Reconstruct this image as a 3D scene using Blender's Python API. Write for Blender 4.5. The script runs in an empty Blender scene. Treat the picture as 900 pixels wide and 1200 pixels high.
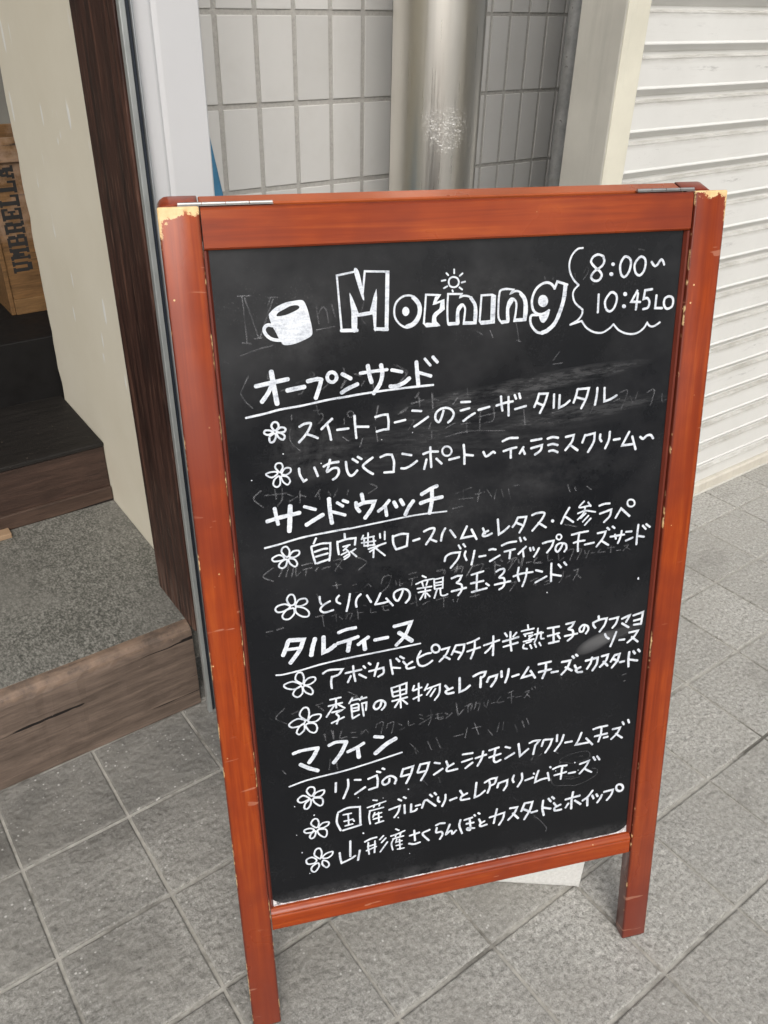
import bpy, bmesh, math, random
from mathutils import Vector, Matrix, Euler
from mathutils.geometry import tessellate_polygon
rad = math.radians
scene = bpy.context.scene
COL = scene.collection

# ---------------------------------------------------------------- camera
cam_d = bpy.data.cameras.new('camera')
cam = bpy.data.objects.new('camera', cam_d); COL.objects.link(cam)
cam_d.sensor_fit = 'VERTICAL'; cam_d.sensor_height = 24.0
cam_d.lens = 24.0 * 967.245 / 1200.0
cam_d.clip_start = 0.02; cam_d.clip_end = 500
RT, DN, FW = (Vector((0.8163, -0.5772, 0.0209)), Vector((-0.2932, -0.4451, -0.8462)), Vector((0.4977, 0.6846, -0.5325)))
FW.normalize(); RT = (RT - FW * RT.dot(FW)).normalized(); DN = FW.cross(RT).normalized()
m = Matrix((RT, -DN, -FW)).transposed().to_4x4(); m.translation = Vector((0, 0, 1.3563))
cam.matrix_world = m
scene.camera = cam

# ---------------------------------------------------------------- light
SUN_EL, SUN_AZ = 42.0, 206.0            # azimuth measured clockwise from +Y
wd = bpy.data.worlds.new('World'); scene.world = wd; wd.use_nodes = True
nt = wd.node_tree; nt.nodes.clear()
sky = nt.nodes.new('ShaderNodeTexSky'); sky.sky_type = 'NISHITA'; sky.sun_disc = False
sky.sun_elevation = rad(SUN_EL); sky.sun_rotation = rad(SUN_AZ)
sky.air_density = 1.0; sky.dust_density = 5.0; sky.ozone_density = 1.0
hs = nt.nodes.new('ShaderNodeHueSaturation'); hs.inputs['Saturation'].default_value = 0.28
bg = nt.nodes.new('ShaderNodeBackground'); bg.inputs['Strength'].default_value = 0.15
wo = nt.nodes.new('ShaderNodeOutputWorld')
nt.links.new(sky.outputs[0], hs.inputs['Color']); nt.links.new(hs.outputs[0], bg.inputs['Color']); nt.links.new(bg.outputs[0], wo.inputs[0])
sd = bpy.data.lights.new('sun', 'SUN'); sd.energy = 1.0; sd.angle = rad(45); sd.color = (1.0, 0.96, 0.9)
sun = bpy.data.objects.new('sun', sd); COL.objects.link(sun)
dv = Vector((math.sin(rad(SUN_AZ)) * math.cos(rad(SUN_EL)), math.cos(rad(SUN_AZ)) * math.cos(rad(SUN_EL)), math.sin(rad(SUN_EL))))
sun.rotation_euler = dv.to_track_quat('Z', 'Y').to_euler(); sun.location = dv * 20
vs = scene.view_settings
scene.display_settings.display_device = 'sRGB'
vs.view_transform = 'Standard'; vs.look = 'None'; vs.gamma = 1.0; vs.use_curve_mapping = False
vs.exposure = 0.24
scene.cycles.use_denoising = True
scene.cycles.max_bounces = 8; scene.cycles.transparent_max_bounces = 16

# ---------------------------------------------------------------- helpers
def tag(o, label=None, cat=None, group=None, kind=None):
    if label: o['label'] = label
    if cat: o['category'] = cat
    if group: o['group'] = group
    if kind: o['kind'] = kind
    return o
def empty(name, loc=(0, 0, 0), rz=0.0):
    o = bpy.data.objects.new(name, None); COL.objects.link(o)
    o.location = loc; o.rotation_euler = (0, 0, rz); o.empty_display_size = 0.05
    return o
def obj(name, bm, mats, parent=None, smooth=False, recalc=True):
    if recalc: bmesh.ops.recalc_face_normals(bm, faces=bm.faces)
    me = bpy.data.meshes.new(name); bm.to_mesh(me); bm.free()
    for mt in (mats if isinstance(mats, (list, tuple)) else [mats]): me.materials.append(mt)
    if smooth:
        for p in me.polygons: p.use_smooth = True
        try: me.set_sharp_from_angle(angle=rad(35))
        except Exception: pass
    o = bpy.data.objects.new(name, me); COL.objects.link(o)
    if parent is not None: o.parent = parent
    return o
def box(bm, x0, x1, y0, y1, z0, z1, bev=0.0, seg=2, mi=0):
    vs_ = [bm.verts.new((x, y, z)) for z in (z0, z1) for y in (y0, y1) for x in (x0, x1)]
    fs = [bm.faces.new([vs_[i] for i in q]) for q in ((0, 2, 3, 1), (4, 5, 7, 6), (0, 1, 5, 4), (2, 6, 7, 3), (0, 4, 6, 2), (1, 3, 7, 5))]
    for f_ in fs: f_.material_index = mi
    if bev > 0:
        es = list({e for f_ in fs for e in f_.edges})
        r = bmesh.ops.bevel(bm, geom=es, offset=bev, segments=seg, affect='EDGES', profile=0.5)
        for f_ in r['faces']: f_.material_index = mi
    return fs
def prism(bm, prof, axis, a0, a1, mi=0):
    """extrude a closed 2D profile along an axis: axis 'x' -> prof is (y,z)"""
    def P(p, a):
        return (a, p[0], p[1]) if axis == 'x' else ((p[0], a, p[1]) if axis == 'y' else (p[0], p[1], a))
    A = [bm.verts.new(P(p, a0)) for p in prof]; B = [bm.verts.new(P(p, a1)) for p in prof]
    n = len(prof)
    for i in range(n):
        f_ = bm.faces.new((A[i], A[(i + 1) % n], B[(i + 1) % n], B[i])); f_.material_index = mi
    for c in (A, list(reversed(B))):
        try: bm.faces.new(c).material_index = mi
        except ValueError: pass
def lathe(bm, rings, n=32, cx=0, cy=0, caps=True):
    R_ = [[bm.verts.new((cx + r * math.cos(2 * math.pi * i / n), cy + r * math.sin(2 * math.pi * i / n), z)) for i in range(n)] for r, z in rings]
    for a, b in zip(R_, R_[1:]):
        for i in range(n): bm.faces.new((a[i], a[(i + 1) % n], b[(i + 1) % n], b[i]))
    if caps:
        bm.faces.new(list(reversed(R_[0]))); bm.faces.new(R_[-1])
def tube(bm, pts, r, n=10):
    pts = [Vector(p) for p in pts]; rings = []
    for i, p in enumerate(pts):
        d = (pts[min(i + 1, len(pts) - 1)] - pts[max(i - 1, 0)]).normalized()
        a = d.orthogonal().normalized(); b = d.cross(a)
        if rings and a.dot(rings[-1][1]) < 0: a = -a; b = -b
        rings.append(([bm.verts.new(p + r * (a * math.cos(2 * math.pi * k / n) + b * math.sin(2 * math.pi * k / n))) for k in range(n)], a))
    for (A, _), (B, _) in zip(rings, rings[1:]):
        for k in range(n): bm.faces.new((A[k], A[(k + 1) % n], B[(k + 1) % n], B[k]))
    bm.faces.new(list(reversed(rings[0][0]))); bm.faces.new(rings[-1][0])

# ---------------------------------------------------------------- material helpers
class M:
    def __init__(s, name):
        s.mat = bpy.data.materials.new(name); s.mat.use_nodes = True
        s.t = s.mat.node_tree; s.b = s.t.nodes['Principled BSDF']; s.out = s.t.nodes['Material Output']
        s._tc = None
    def n(s, typ, **kw):
        x = s.t.nodes.new('ShaderNode' + typ)
        for k, v in kw.items(): setattr(x, k, v)
        return x
    def l(s, a, b): s.t.links.new(a, b)
    def tc(s):
        if s._tc is None: s._tc = s.n('TexCoord')
        return s._tc.outputs['Object']
    def mapped(s, scale=(1, 1, 1), rot=(0, 0, 0), loc=(0, 0, 0)):
        mp = s.n('Mapping'); s.l(s.tc(), mp.inputs['Vector'])
        mp.inputs['Scale'].default_value = scale; mp.inputs['Rotation'].default_value = rot; mp.inputs['Location'].default_value = loc
        return mp.outputs[0]
    def noise(s, scale=5, detail=4, rough=0.55, vec=None, dist=0.0, color=False):
        x = s.n('TexNoise'); x.inputs['Scale'].default_value = scale; x.inputs['Detail'].default_value = detail
        x.inputs['Roughness'].default_value = rough; x.inputs['Distortion'].default_value = dist
        s.l(vec if vec is not None else s.tc(), x.inputs['Vector'])
        return x.outputs['Color' if color else 'Fac']
    def voro(s, scale=5, vec=None, feature='F1', out='Distance'):
        x = s.n('TexVoronoi', feature=feature); x.inputs['Scale'].default_value = scale
        s.l(vec if vec is not None else s.tc(), x.inputs['Vector'])
        return x.outputs[out]
    def ramp(s, fac, stops, interp='LINEAR'):
        x = s.n('ValToRGB'); x.color_ramp.interpolation = interp
        el = x.color_ramp.elements
        while len(el) < len(stops): el.new(0.5)
        for e, (p, c) in zip(el, stops):
            e.position = p; e.color = (c, c, c, 1) if isinstance(c, (int, float)) else (*c, 1)
        s.l(fac, x.inputs[0]); return x.outputs[0]
    def math(s, op, a, b=None, clamp=False):
        x = s.n('Math', operation=op); x.use_clamp = clamp
        for i, v in enumerate((a, b)):
            if v is None: continue
            if isinstance(v, (int, float)): x.inputs[i].default_value = v
            else: s.l(v, x.inputs[i])
        return x.outputs[0]
    def mix(s, fac, a, b, blend='MIX'):
        x = s.n('Mix', data_type='RGBA', blend_type=blend)
        for k, v in ((0, fac), (6, a), (7, b)):
            if isinstance(v, (int, float)): x.inputs[k].default_value = v if k == 0 else (v, v, v, 1)
            elif isinstance(v, tuple): x.inputs[k].default_value = (*v, 1)
            else: s.l(v, x.inputs[k])
        return x.outputs[2]
    def sep(s, vec=None):
        x = s.n('SeparateXYZ'); s.l(vec if vec is not None else s.tc(), x.inputs[0]); return x.outputs
    def maprange(s, v, a, b, c=0.0, d=1.0):
        x = s.n('MapRange'); x.clamp = True
        s.l(v, x.inputs[0])
        for i, k in enumerate((a, b, c, d)): x.inputs[i + 1].default_value = k
        return x.outputs[0]
    def bump(s, h, strength=0.3, dist=0.002, normal=None):
        x = s.n('Bump'); x.inputs['Strength'].default_value = strength; x.inputs['Distance'].default_value = dist
        s.l(h, x.inputs['Height'])
        if normal is not None: s.l(normal, x.inputs['Normal'])
        return x.outputs[0]
    def set(s, color=None, rough=None, metal=None, spec=None, normal=None, coat=None, coat_rough=None):
        for k, v in (('Base Color', color), ('Roughness', rough), ('Metallic', metal), ('Specular IOR Level', spec), ('Normal', normal), ('Coat Weight', coat), ('Coat Roughness', coat_rough)):
            if v is None: continue
            if isinstance(v, tuple): s.b.inputs[k].default_value = (*v, 1)
            elif isinstance(v, (int, float)): s.b.inputs[k].default_value = v
            else: s.l(v, s.b.inputs[k])
        return s.mat

# ---- paving
def mat_paver():
    k = M('paver')
    info = k.n('NewGeometry'); rnd = info.outputs['Random Per Island']
    n1 = k.noise(125, 5, 0.72); n2 = k.noise(7, 5, 0.62); n3 = k.noise(420, 2, 0.6)
    c = k.ramp(k.math('ADD', k.math('MULTIPLY', n1, 0.7), k.math('MULTIPLY', n3, 0.3)), [(0.36, (0.160, 0.156, 0.141)), (0.46, (0.345, 0.336, 0.308)), (0.55, (0.470, 0.458, 0.425)), (0.66, (0.68, 0.665, 0.625))])
    c = k.mix(k.maprange(rnd, 0, 1, 0.0, 0.36), c, (0.22, 0.212, 0.192))
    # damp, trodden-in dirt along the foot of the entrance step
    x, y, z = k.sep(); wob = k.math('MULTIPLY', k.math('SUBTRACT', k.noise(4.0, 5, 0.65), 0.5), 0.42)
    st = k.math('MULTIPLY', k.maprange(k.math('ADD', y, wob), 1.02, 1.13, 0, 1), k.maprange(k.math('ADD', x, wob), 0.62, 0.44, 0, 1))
    left_shade_dirt = k.math('MULTIPLY', k.maprange(k.math('ADD', x, k.math('MULTIPLY', wob, 2.2)), 0.75, 0.05, 0, 0.62), k.maprange(k.noise(3.3, 5, 0.7), 0.36, 0.6, 0.35, 1))  # dirt plus the shade over the left floor, painted into the tile colour
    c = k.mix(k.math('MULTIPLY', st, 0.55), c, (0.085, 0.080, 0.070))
    c = k.mix(left_shade_dirt, c, (0.082, 0.078, 0.069))
    c = k.mix(k.maprange(n2, 0.40, 0.62, 0.0, 0.35), c, (0.33, 0.317, 0.284))
    # pale mineral flecks, gathered in patches
    fl = k.maprange(k.math('ADD', k.voro(85, out='Distance'), k.math('MULTIPLY', k.math('SUBTRACT', n1, 0.5), 0.5)), 0.10, 0.20, 1, 0)
    fl = k.math('MULTIPLY', fl, k.maprange(k.noise(9, 4, 0.65), 0.44, 0.60))
    c = k.mix(k.math('MULTIPLY', fl, 0.85), c, (0.62, 0.61, 0.58))
    dk = k.maprange(k.noise(2.6, 6, 0.7), 0.54, 0.70, 0, 0.5)
    c = k.mix(dk, c, (0.135, 0.127, 0.112))
    pb = k.voro(78, feature='SMOOTH_F1'); 
    h_ = k.math('ADD', k.math('MULTIPLY', pb, -0.8), k.math('ADD', k.math('MULTIPLY', n1, 0.8), k.math('MULTIPLY', k.noise(34, 3, 0.5), 1.1)))
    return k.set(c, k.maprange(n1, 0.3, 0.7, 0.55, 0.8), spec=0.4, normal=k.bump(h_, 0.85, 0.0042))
def mat_grout():
    k = M('grout'); c = k.ramp(k.noise(60, 5, 0.7), [(0.3, (0.31, 0.297, 0.265)), (0.7, (0.49, 0.47, 0.425))])
    c = k.mix(k.maprange(k.noise(6, 5, 0.7), 0.50, 0.66, 0, 0.8), c, (0.075, 0.069, 0.058))
    return k.set(c, 0.9, normal=k.bump(k.noise(300, 3), 0.4, 0.001))
def mat_asphalt():
    k = M('asphalt'); return k.set(k.ramp(k.noise(120, 4, 0.7), [(0.3, (0.11, 0.11, 0.11)), (0.7, (0.17, 0.17, 0.165))]), 0.9)
def mat_plain(name, col, rough=0.5, metal=0.0, var=0.12, scale=12, bump=0.1, bscale=80, spec=0.5, coat=None):
    k = M(name)
    d = tuple(x * (1 - var) for x in col); u = tuple(min(1, x * (1 + var)) for x in col)
    c = k.ramp(k.noise(scale, 5, 0.6), [(0.3, d), (0.7, u)])
    k.set(c, k.maprange(k.noise(scale * 2, 3), 0.3, 0.7, rough * 0.85, min(1, rough * 1.15)), metal, spec, k.bump(k.noise(bscale, 4), bump, 0.002))
    if coat: k.set(coat=coat, coat_rough=0.15)
    return k.mat
def mat_darkwood(name, stretch=(34, 34, 1.8), tone=1.0, worn_z=None, grain='z'):
    k = M(name)
    v = k.mapped(stretch)
    g = k.noise(1.6, 8, 0.68, v, 0.6); g2 = k.noise(7, 4, 0.6, v)
    q = lambda c: tuple(x * tone for x in c)
    c = k.ramp(g, [(0.30, q((0.009, 0.0045, 0.004))), (0.46, q((0.032, 0.0140, 0.0105))), (0.60, q((0.060, 0.026, 0.018))), (0.74, q((0.15, 0.070, 0.045)))])
    c = k.mix(k.maprange(g2, 0.58, 0.72, 0, 0.6), c, q((0.23, 0.13, 0.088)))
    kn = k.mapped((9, 9, 3.4)); c = k.mix(k.maprange(k.voro(1, kn), 0.10, 0.26, 0.75, 0), c, q((0.012, 0.007, 0.006)))
    if worn_z is not None:
        z = k.sep()[2]
        w = k.math('MULTIPLY', k.maprange(z, worn_z, worn_z + 0.11, 1, 0), k.maprange(k.noise(2.6, 5, 0.7, v), 0.46, 0.60))
        c = k.mix(k.math('MULTIPLY', w, 0.8), c, (0.22, 0.135, 0.10))
    return k.set(c, k.maprange(g, 0.3, 0.7, 0.42, 0.62), spec=0.35, normal=k.bump(k.math('ADD', g, k.math('MULTIPLY', g2, 0.4)), 0.5, 0.002))
def mat_beam(name, base=(0.125, 0.092, 0.072)):
    k = M(name); v = k.mapped((3.0, 30, 30))
    g = k.noise(2.2, 8, 0.7, v, 0.5); p = k.noise(9, 5, 0.7)
    c = k.ramp(g, [(0.25, tuple(x * 0.42 for x in base)), (0.5, base), (0.75, tuple(x * 1.65 for x in base))])
    c = k.mix(k.maprange(p, 0.55, 0.72, 0, 0.5), c, tuple(x * 0.5 for x in base))
    crack = k.maprange(k.noise(1.1, 3, 0.5, k.mapped((2.6, 60, 60))), 0.655, 0.675)
    c = k.mix(crack, c, (0.012, 0.009, 0.008))
    z = k.sep()[2]
    ed = k.math('MULTIPLY', k.maprange(z, 0.196, 0.209), k.maprange(k.noise(14, 5, 0.7), 0.40, 0.60))
    c = k.mix(k.math('MULTIPLY', ed, 0.6), c, (0.30, 0.205, 0.145))
    sp = k.maprange(k.voro(70), 0.05, 0.09, 1, 0)
    c = k.mix(k.math('MULTIPLY', sp, k.maprange(k.noise(20), 0.5, 0.65, 0, 0.8)), c, (0.34, 0.27, 0.21))
    return k.set(c, 0.62, spec=0.3, normal=k.bump(k.math('ADD', g, k.math('MULTIPLY', p, 0.6)), 0.55, 0.003))
def mat_granite():
    k = M('granite'); v = k.mapped((1, 0.62, 1)); n1 = k.noise(250, 3, 0.6, v); n2 = k.noise(4.5, 6, 0.7); n3 = k.noise(95, 4, 0.65, v)
    g = k.math('ADD', k.math('MULTIPLY', n1, 0.72), k.math('MULTIPLY', n3, 0.28))
    c = k.ramp(g, [(0.36, (0.050, 0.051, 0.045)), (0.46, (0.108, 0.107, 0.094)), (0.54, (0.185, 0.181, 0.160)), (0.66, (0.32, 0.312, 0.285))])
    c = k.mix(k.maprange(n2, 0.44, 0.66, 0.0, 0.65), c, (0.20, 0.193, 0.172))
    c = k.mix(k.maprange(k.noise(2.0, 4), 0.52, 0.7, 0.0, 0.3), c, (0.08, 0.077, 0.068))
    return k.set(c, k.maprange(n2, 0.3, 0.7, 0.5, 0.72), spec=0.4, normal=k.bump(n1, 0.3, 0.0012))
def mat_plaster():
    k = M('cream_plaster'); n1 = k.noise(3, 5, 0.6)
    c = k.ramp(n1, [(0.3, (0.72, 0.665, 0.535)), (0.7, (0.785, 0.735, 0.61))])
    v = k.mapped((55, 55, 14))
    ch = k.maprange(k.voro(0.42, v), 0.17, 0.20, 1, 0)
    ch = k.math('MULTIPLY', ch, k.maprange(k.noise(7, 2), 0.44, 0.52))
    c = k.mix(ch, c, (0.86, 0.85, 0.80))
    return k.set(c, 0.42, spec=0.4, normal=k.bump(k.math('ADD', k.noise(26, 4), k.math('MULTIPLY', ch, 1.5)), 0.18, 0.003))
def mat_walltile():
    k = M('wall_tile'); info = k.n('NewGeometry'); rnd = info.outputs['Random Per Island']
    c = k.ramp(rnd, [(0.0, (0.56, 0.552, 0.535)), (1.0, (0.63, 0.62, 0.60))])
    c = k.mix(k.maprange(k.noise(6, 5, 0.65), 0.5, 0.75, 0, 0.35), c, (0.50, 0.485, 0.455))
    return k.set(c, k.maprange(k.noise(9, 3), 0.3, 0.7, 0.30, 0.42), spec=0.4, normal=k.bump(k.noise(12, 3), 0.12, 0.004))
def mat_wallgrout():
    k = M('wall_grout'); c = k.ramp(k.noise(90, 5, 0.75), [(0.3, (0.32, 0.31, 0.29)), (0.7, (0.48, 0.465, 0.435))])
    c = k.mix(k.maprange(k.noise(22, 4, 0.7), 0.60, 0.68, 0, 0.8), c, (0.38, 0.36, 0.33))
    return k.set(c, 0.9, normal=k.bump(k.noise(300, 3), 0.5, 0.001))
def mat_steel():
    k = M('stainless_steel')
    v = k.mapped((1, 1, 0.02)); br = k.noise(320, 3, 0.6, v)
    x, y, z = k.sep()
    r = k.maprange(br, 0.3, 0.7, 0.27, 0.37)
    # scuffed patch on the street side
    d = k.n('VectorMath', operation='DISTANCE'); k.l(k.mapped((1, 1, 1.35)), d.inputs[0]); d.inputs[1].default_value = (-0.039, -0.098, 1.098 * 1.35)
    msk = k.maprange(k.math('ADD', d.outputs['Value'], k.math('MULTIPLY', k.math('SUBTRACT', k.noise(14, 4, 0.7), 0.5), 0.13)), 0.02, 0.085, 1, 0)
    sc = k.maprange(k.noise(1.0, 4, 0.7, k.mapped((120, 120, 330)), 1.6), 0.55, 0.63)
    sc = k.math('MULTIPLY', sc, k.maprange(k.math('MULTIPLY', msk, k.noise(22, 4, 0.6)), 0.14, 0.32))
    fine = k.math('MULTIPLY', k.maprange(k.noise(1, 5, 0.8, k.mapped((60, 60, 34)), 3.0), 0.655, 0.675), 0.30)
    tot = k.math('MAXIMUM', sc, fine)
    c = k.mix(tot, (0.78, 0.75, 0.69), (0.95, 0.94, 0.92))
    r = k.math('ADD', r, k.math('MULTIPLY', tot, 0.35))
    return k.set(c, r, k.math('SUBTRACT', 1.0, k.math('MULTIPLY', tot, 0.7)), normal=k.bump(br, 0.03, 0.001))
def mat_shutter():
    k = M('shutter_paint'); n1 = k.noise(4, 5, 0.6)
    c = k.ramp(n1, [(0.3, (0.625, 0.618, 0.588)), (0.7, (0.695, 0.688, 0.658))])
    st = k.noise(1.5, 6, 0.75, k.mapped((3, 10, 60)))
    c = k.mix(k.maprange(st, 0.56, 0.74, 0, 0.38), c, (0.47, 0.45, 0.40))
    sc = k.math('MULTIPLY', k.maprange(k.noise(2, 5, 0.8, k.mapped((30, 30, 150)), 1.0), 0.60, 0.66), k.maprange(k.noise(2.3, 2), 0.55, 0.62))
    c = k.mix(k.math('MULTIPLY', sc, 0.6), c, (0.26, 0.25, 0.23))
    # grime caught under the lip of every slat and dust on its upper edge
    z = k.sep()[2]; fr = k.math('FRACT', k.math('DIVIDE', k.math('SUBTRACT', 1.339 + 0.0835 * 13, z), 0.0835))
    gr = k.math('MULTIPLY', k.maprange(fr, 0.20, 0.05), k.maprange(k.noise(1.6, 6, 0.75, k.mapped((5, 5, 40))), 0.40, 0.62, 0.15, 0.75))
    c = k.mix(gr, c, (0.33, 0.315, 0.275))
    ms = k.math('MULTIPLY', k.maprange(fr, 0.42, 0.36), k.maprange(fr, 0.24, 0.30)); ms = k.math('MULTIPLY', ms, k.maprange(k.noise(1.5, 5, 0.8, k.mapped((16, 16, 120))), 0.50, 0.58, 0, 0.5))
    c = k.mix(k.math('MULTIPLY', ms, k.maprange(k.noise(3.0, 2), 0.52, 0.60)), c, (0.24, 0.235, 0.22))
    return k.set(c, 0.45, spec=0.4, normal=k.bump(n1, 0.05, 0.004))
def mat_greyposts(name, col):
    k = M(name); c = k.ramp(k.noise(5, 5, 0.6), [(0.3, tuple(a * 0.86 for a in col)), (0.7, tuple(a * 1.08 for a in col))])
    st = k.noise(1.2, 6, 0.7, k.mapped((24, 24, 2.0)))
    c = k.mix(k.maprange(st, 0.50, 0.75, 0, 0.42), c, tuple(a * 0.62 for a in col))
    c = k.mix(k.maprange(k.voro(26), 0.02, 0.035, 0.6, 0), c, tuple(a * 0.5 for a in col))
    return k.set(c, 0.5, spec=0.4, normal=k.bump(k.noise(30, 4), 0.1, 0.002))
def mat_galv():
    k = M('galvanised_pipe'); c = k.ramp(k.noise(30, 5, 0.7), [(0.3, (0.36, 0.36, 0.355)), (0.7, (0.58, 0.58, 0.57))])
    sp = k.maprange(k.noise(60, 4, 0.7), 0.62, 0.68)
    c = k.mix(k.math('MULTIPLY', sp, 0.8), c, (0.17, 0.155, 0.14))
    return k.set(c, 0.45, 0.25, normal=k.bump(k.noise(70, 4), 0.2, 0.002))

# ---- sandwich board
H2, ST, LEN, TK = 0.3327, 0.0428, 1.1895, 0.024        # half width, stile width, length, timber thickness
RA, RB = 0.0442, 0.1880                                 # top rail height, bottom rail underside
DEP = 0.0105
def mat_frame(kind):
    """varnished timber: 'stile' grain runs up (z), 'rail' across (x); pale chips on edges and corners"""
    k = M('varnish_' + kind)
    v = k.mapped((70, 70, 3.0) if kind != 'rail' else (3.0, 70, 70))
    g = k.noise(1.4, 7, 0.62, v, 0.8); n1 = k.noise(4.5, 4, 0.6)
    if kind == 'rear': cs = [(0.3, (0.17, 0.030, 0.013)), (0.5, (0.25, 0.042, 0.016)), (0.75, (0.31, 0.056, 0.020))]
    else: cs = [(0.25, (0.180, 0.023, 0.004)), (0.5, (0.285, 0.042, 0.006)), (0.78, (0.40, 0.080, 0.011))]
    c = k.ramp(g, cs)
    c = k.mix(k.maprange(n1, 0.44, 0.62, 0, 0.75), c, (0.165, 0.021, 0.007))  # tone blotches, with the varnish's uneven reflections painted into the colour
    x, y, z = k.sep()
    ax = k.math('ABSOLUTE', x)
    # the colour darkens towards the feet
    if kind != 'rail':
        c = k.mix(k.maprange(z, 0.42, 0.05, 0, 0.65), c, (0.150, 0.026, 0.015))
    nz = k.noise(120, 5, 0.7); nb = k.noise(26, 3, 0.6)
    if kind != 'rail':
        e = k.math('MINIMUM', k.math('ABSOLUTE', k.math('SUBTRACT', H2, ax)), k.math('ABSOLUTE', k.math('SUBTRACT', ax, H2 - ST)))
    else:
        e = k.math('MINIMUM', k.math('ABSOLUTE', k.math('SUBTRACT', LEN, z)), k.math('ABSOLUTE', k.math('SUBTRACT', z, RB)))
    dark = k.maprange(k.math('ADD', e, k.math('MULTIPLY', k.math('SUBTRACT', nb, 0.5), 0.004)), 0.0, 0.0042, 0.85, 0.0)
    c = k.mix(dark, c, (0.075, 0.012, 0.006))
    e2 = k.math('ADD', e, k.math('MULTIPLY', k.math('SUBTRACT', nz, 0.5), 0.006))
    chip = k.math('MULTIPLY', k.maprange(e2, 0.0004, 0.0012, 1, 0), k.maprange(nb, 0.55, 0.60))
    chip = k.math('MULTIPLY', chip, k.maprange(k.math('ADD', y, k.math('MULTIPLY', k.math('SUBTRACT', nb, 0.5), 0.006)), 0.0030, 0.0042, 1, 0))
    # battered top corners: a strip along the very top and the outer corner
    dtop = k.math('SUBTRACT', LEN, z); dout = k.math('SUBTRACT', H2, ax)
    wob = k.math('ADD', k.math('MULTIPLY', k.math('SUBTRACT', k.noise(60, 5, 0.7), 0.5), 0.030), k.math('MULTIPLY', k.math('SUBTRACT', k.noise(260, 4, 0.8), 0.5), 0.020))
    # reach of the wear from the top edge: larger at the corner, more on the left-hand stile
    left = k.maprange(x, -0.3, -0.2, 1.0, 0.55)
    reach = k.math('MULTIPLY', k.maprange(ax, 0.285, 0.331, 0.0045, 0.0145), left)
    if kind == 'rail': reach = k.maprange(k.noise(9, 3, 0.6), 0.46, 0.70, -0.020, 0.0015)
    corner = k.maprange(k.math('SUBTRACT', k.math('ADD', dtop, wob), reach), -0.0008, 0.0008, 1, 0)
    if kind != 'rail':
        side = k.maprange(k.math('ADD', k.math('ADD', dout, k.math('MULTIPLY', dtop, 0.14)), k.math('MULTIPLY', wob, 0.45)), 0.0045, 0.006, 1, 0)
        corner = k.math('MAXIMUM', corner, side)
    corner = k.math('MULTIPLY', corner, k.maprange(k.math('ADD', y, k.math('MULTIPLY', wob, 0.25)), 0.0050 if kind != 'rail' else 0.0036, 0.0060 if kind != 'rail' else 0.0042, 1, 0))
    if kind != 'rear': chip = k.math('MAXIMUM', chip, corner)
    # small dings and fine scratches on the faces
    dg = k.math('MULTIPLY', k.maprange(k.voro(48), 0.045, 0.065, 1, 0), k.maprange(k.noise(11, 2), 0.51, 0.54))
    chip = k.math('MAXIMUM', chip, dg)
    scr = k.math('MULTIPLY', k.maprange(k.noise(1.0, 2, 0.5, k.mapped((18, 18, 90), (0, rad(24), 0)), 0.3), 0.672, 0.684), k.maprange(k.noise(6, 2), 0.5, 0.56))
    c = k.mix(k.math('MULTIPLY', scr, 0.28), c, (0.62, 0.33, 0.22))
    c = k.mix(chip, c, k.ramp(k.noise(80, 3), [(0.3, (0.60, 0.37, 0.16)), (0.7, (0.80, 0.60, 0.32))]))
    rg = k.math('ADD', k.maprange(n1, 0.3, 0.7, 0.22, 0.38), k.math('MULTIPLY', chip, 0.4))
    k.b.inputs['Coat Weight'].default_value = 0.35; k.b.inputs['Coat Roughness'].default_value = 0.16
    wv = k.math('ADD', k.math('SUBTRACT', k.math('MULTIPLY', g, 0.5), k.math('MULTIPLY', chip, 0.8)), k.math('MULTIPLY', k.noise(7, 2), 3.0))
    return k.set(c, rg, spec=0.22, normal=k.bump(wv, 0.16, 0.0015))
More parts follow.
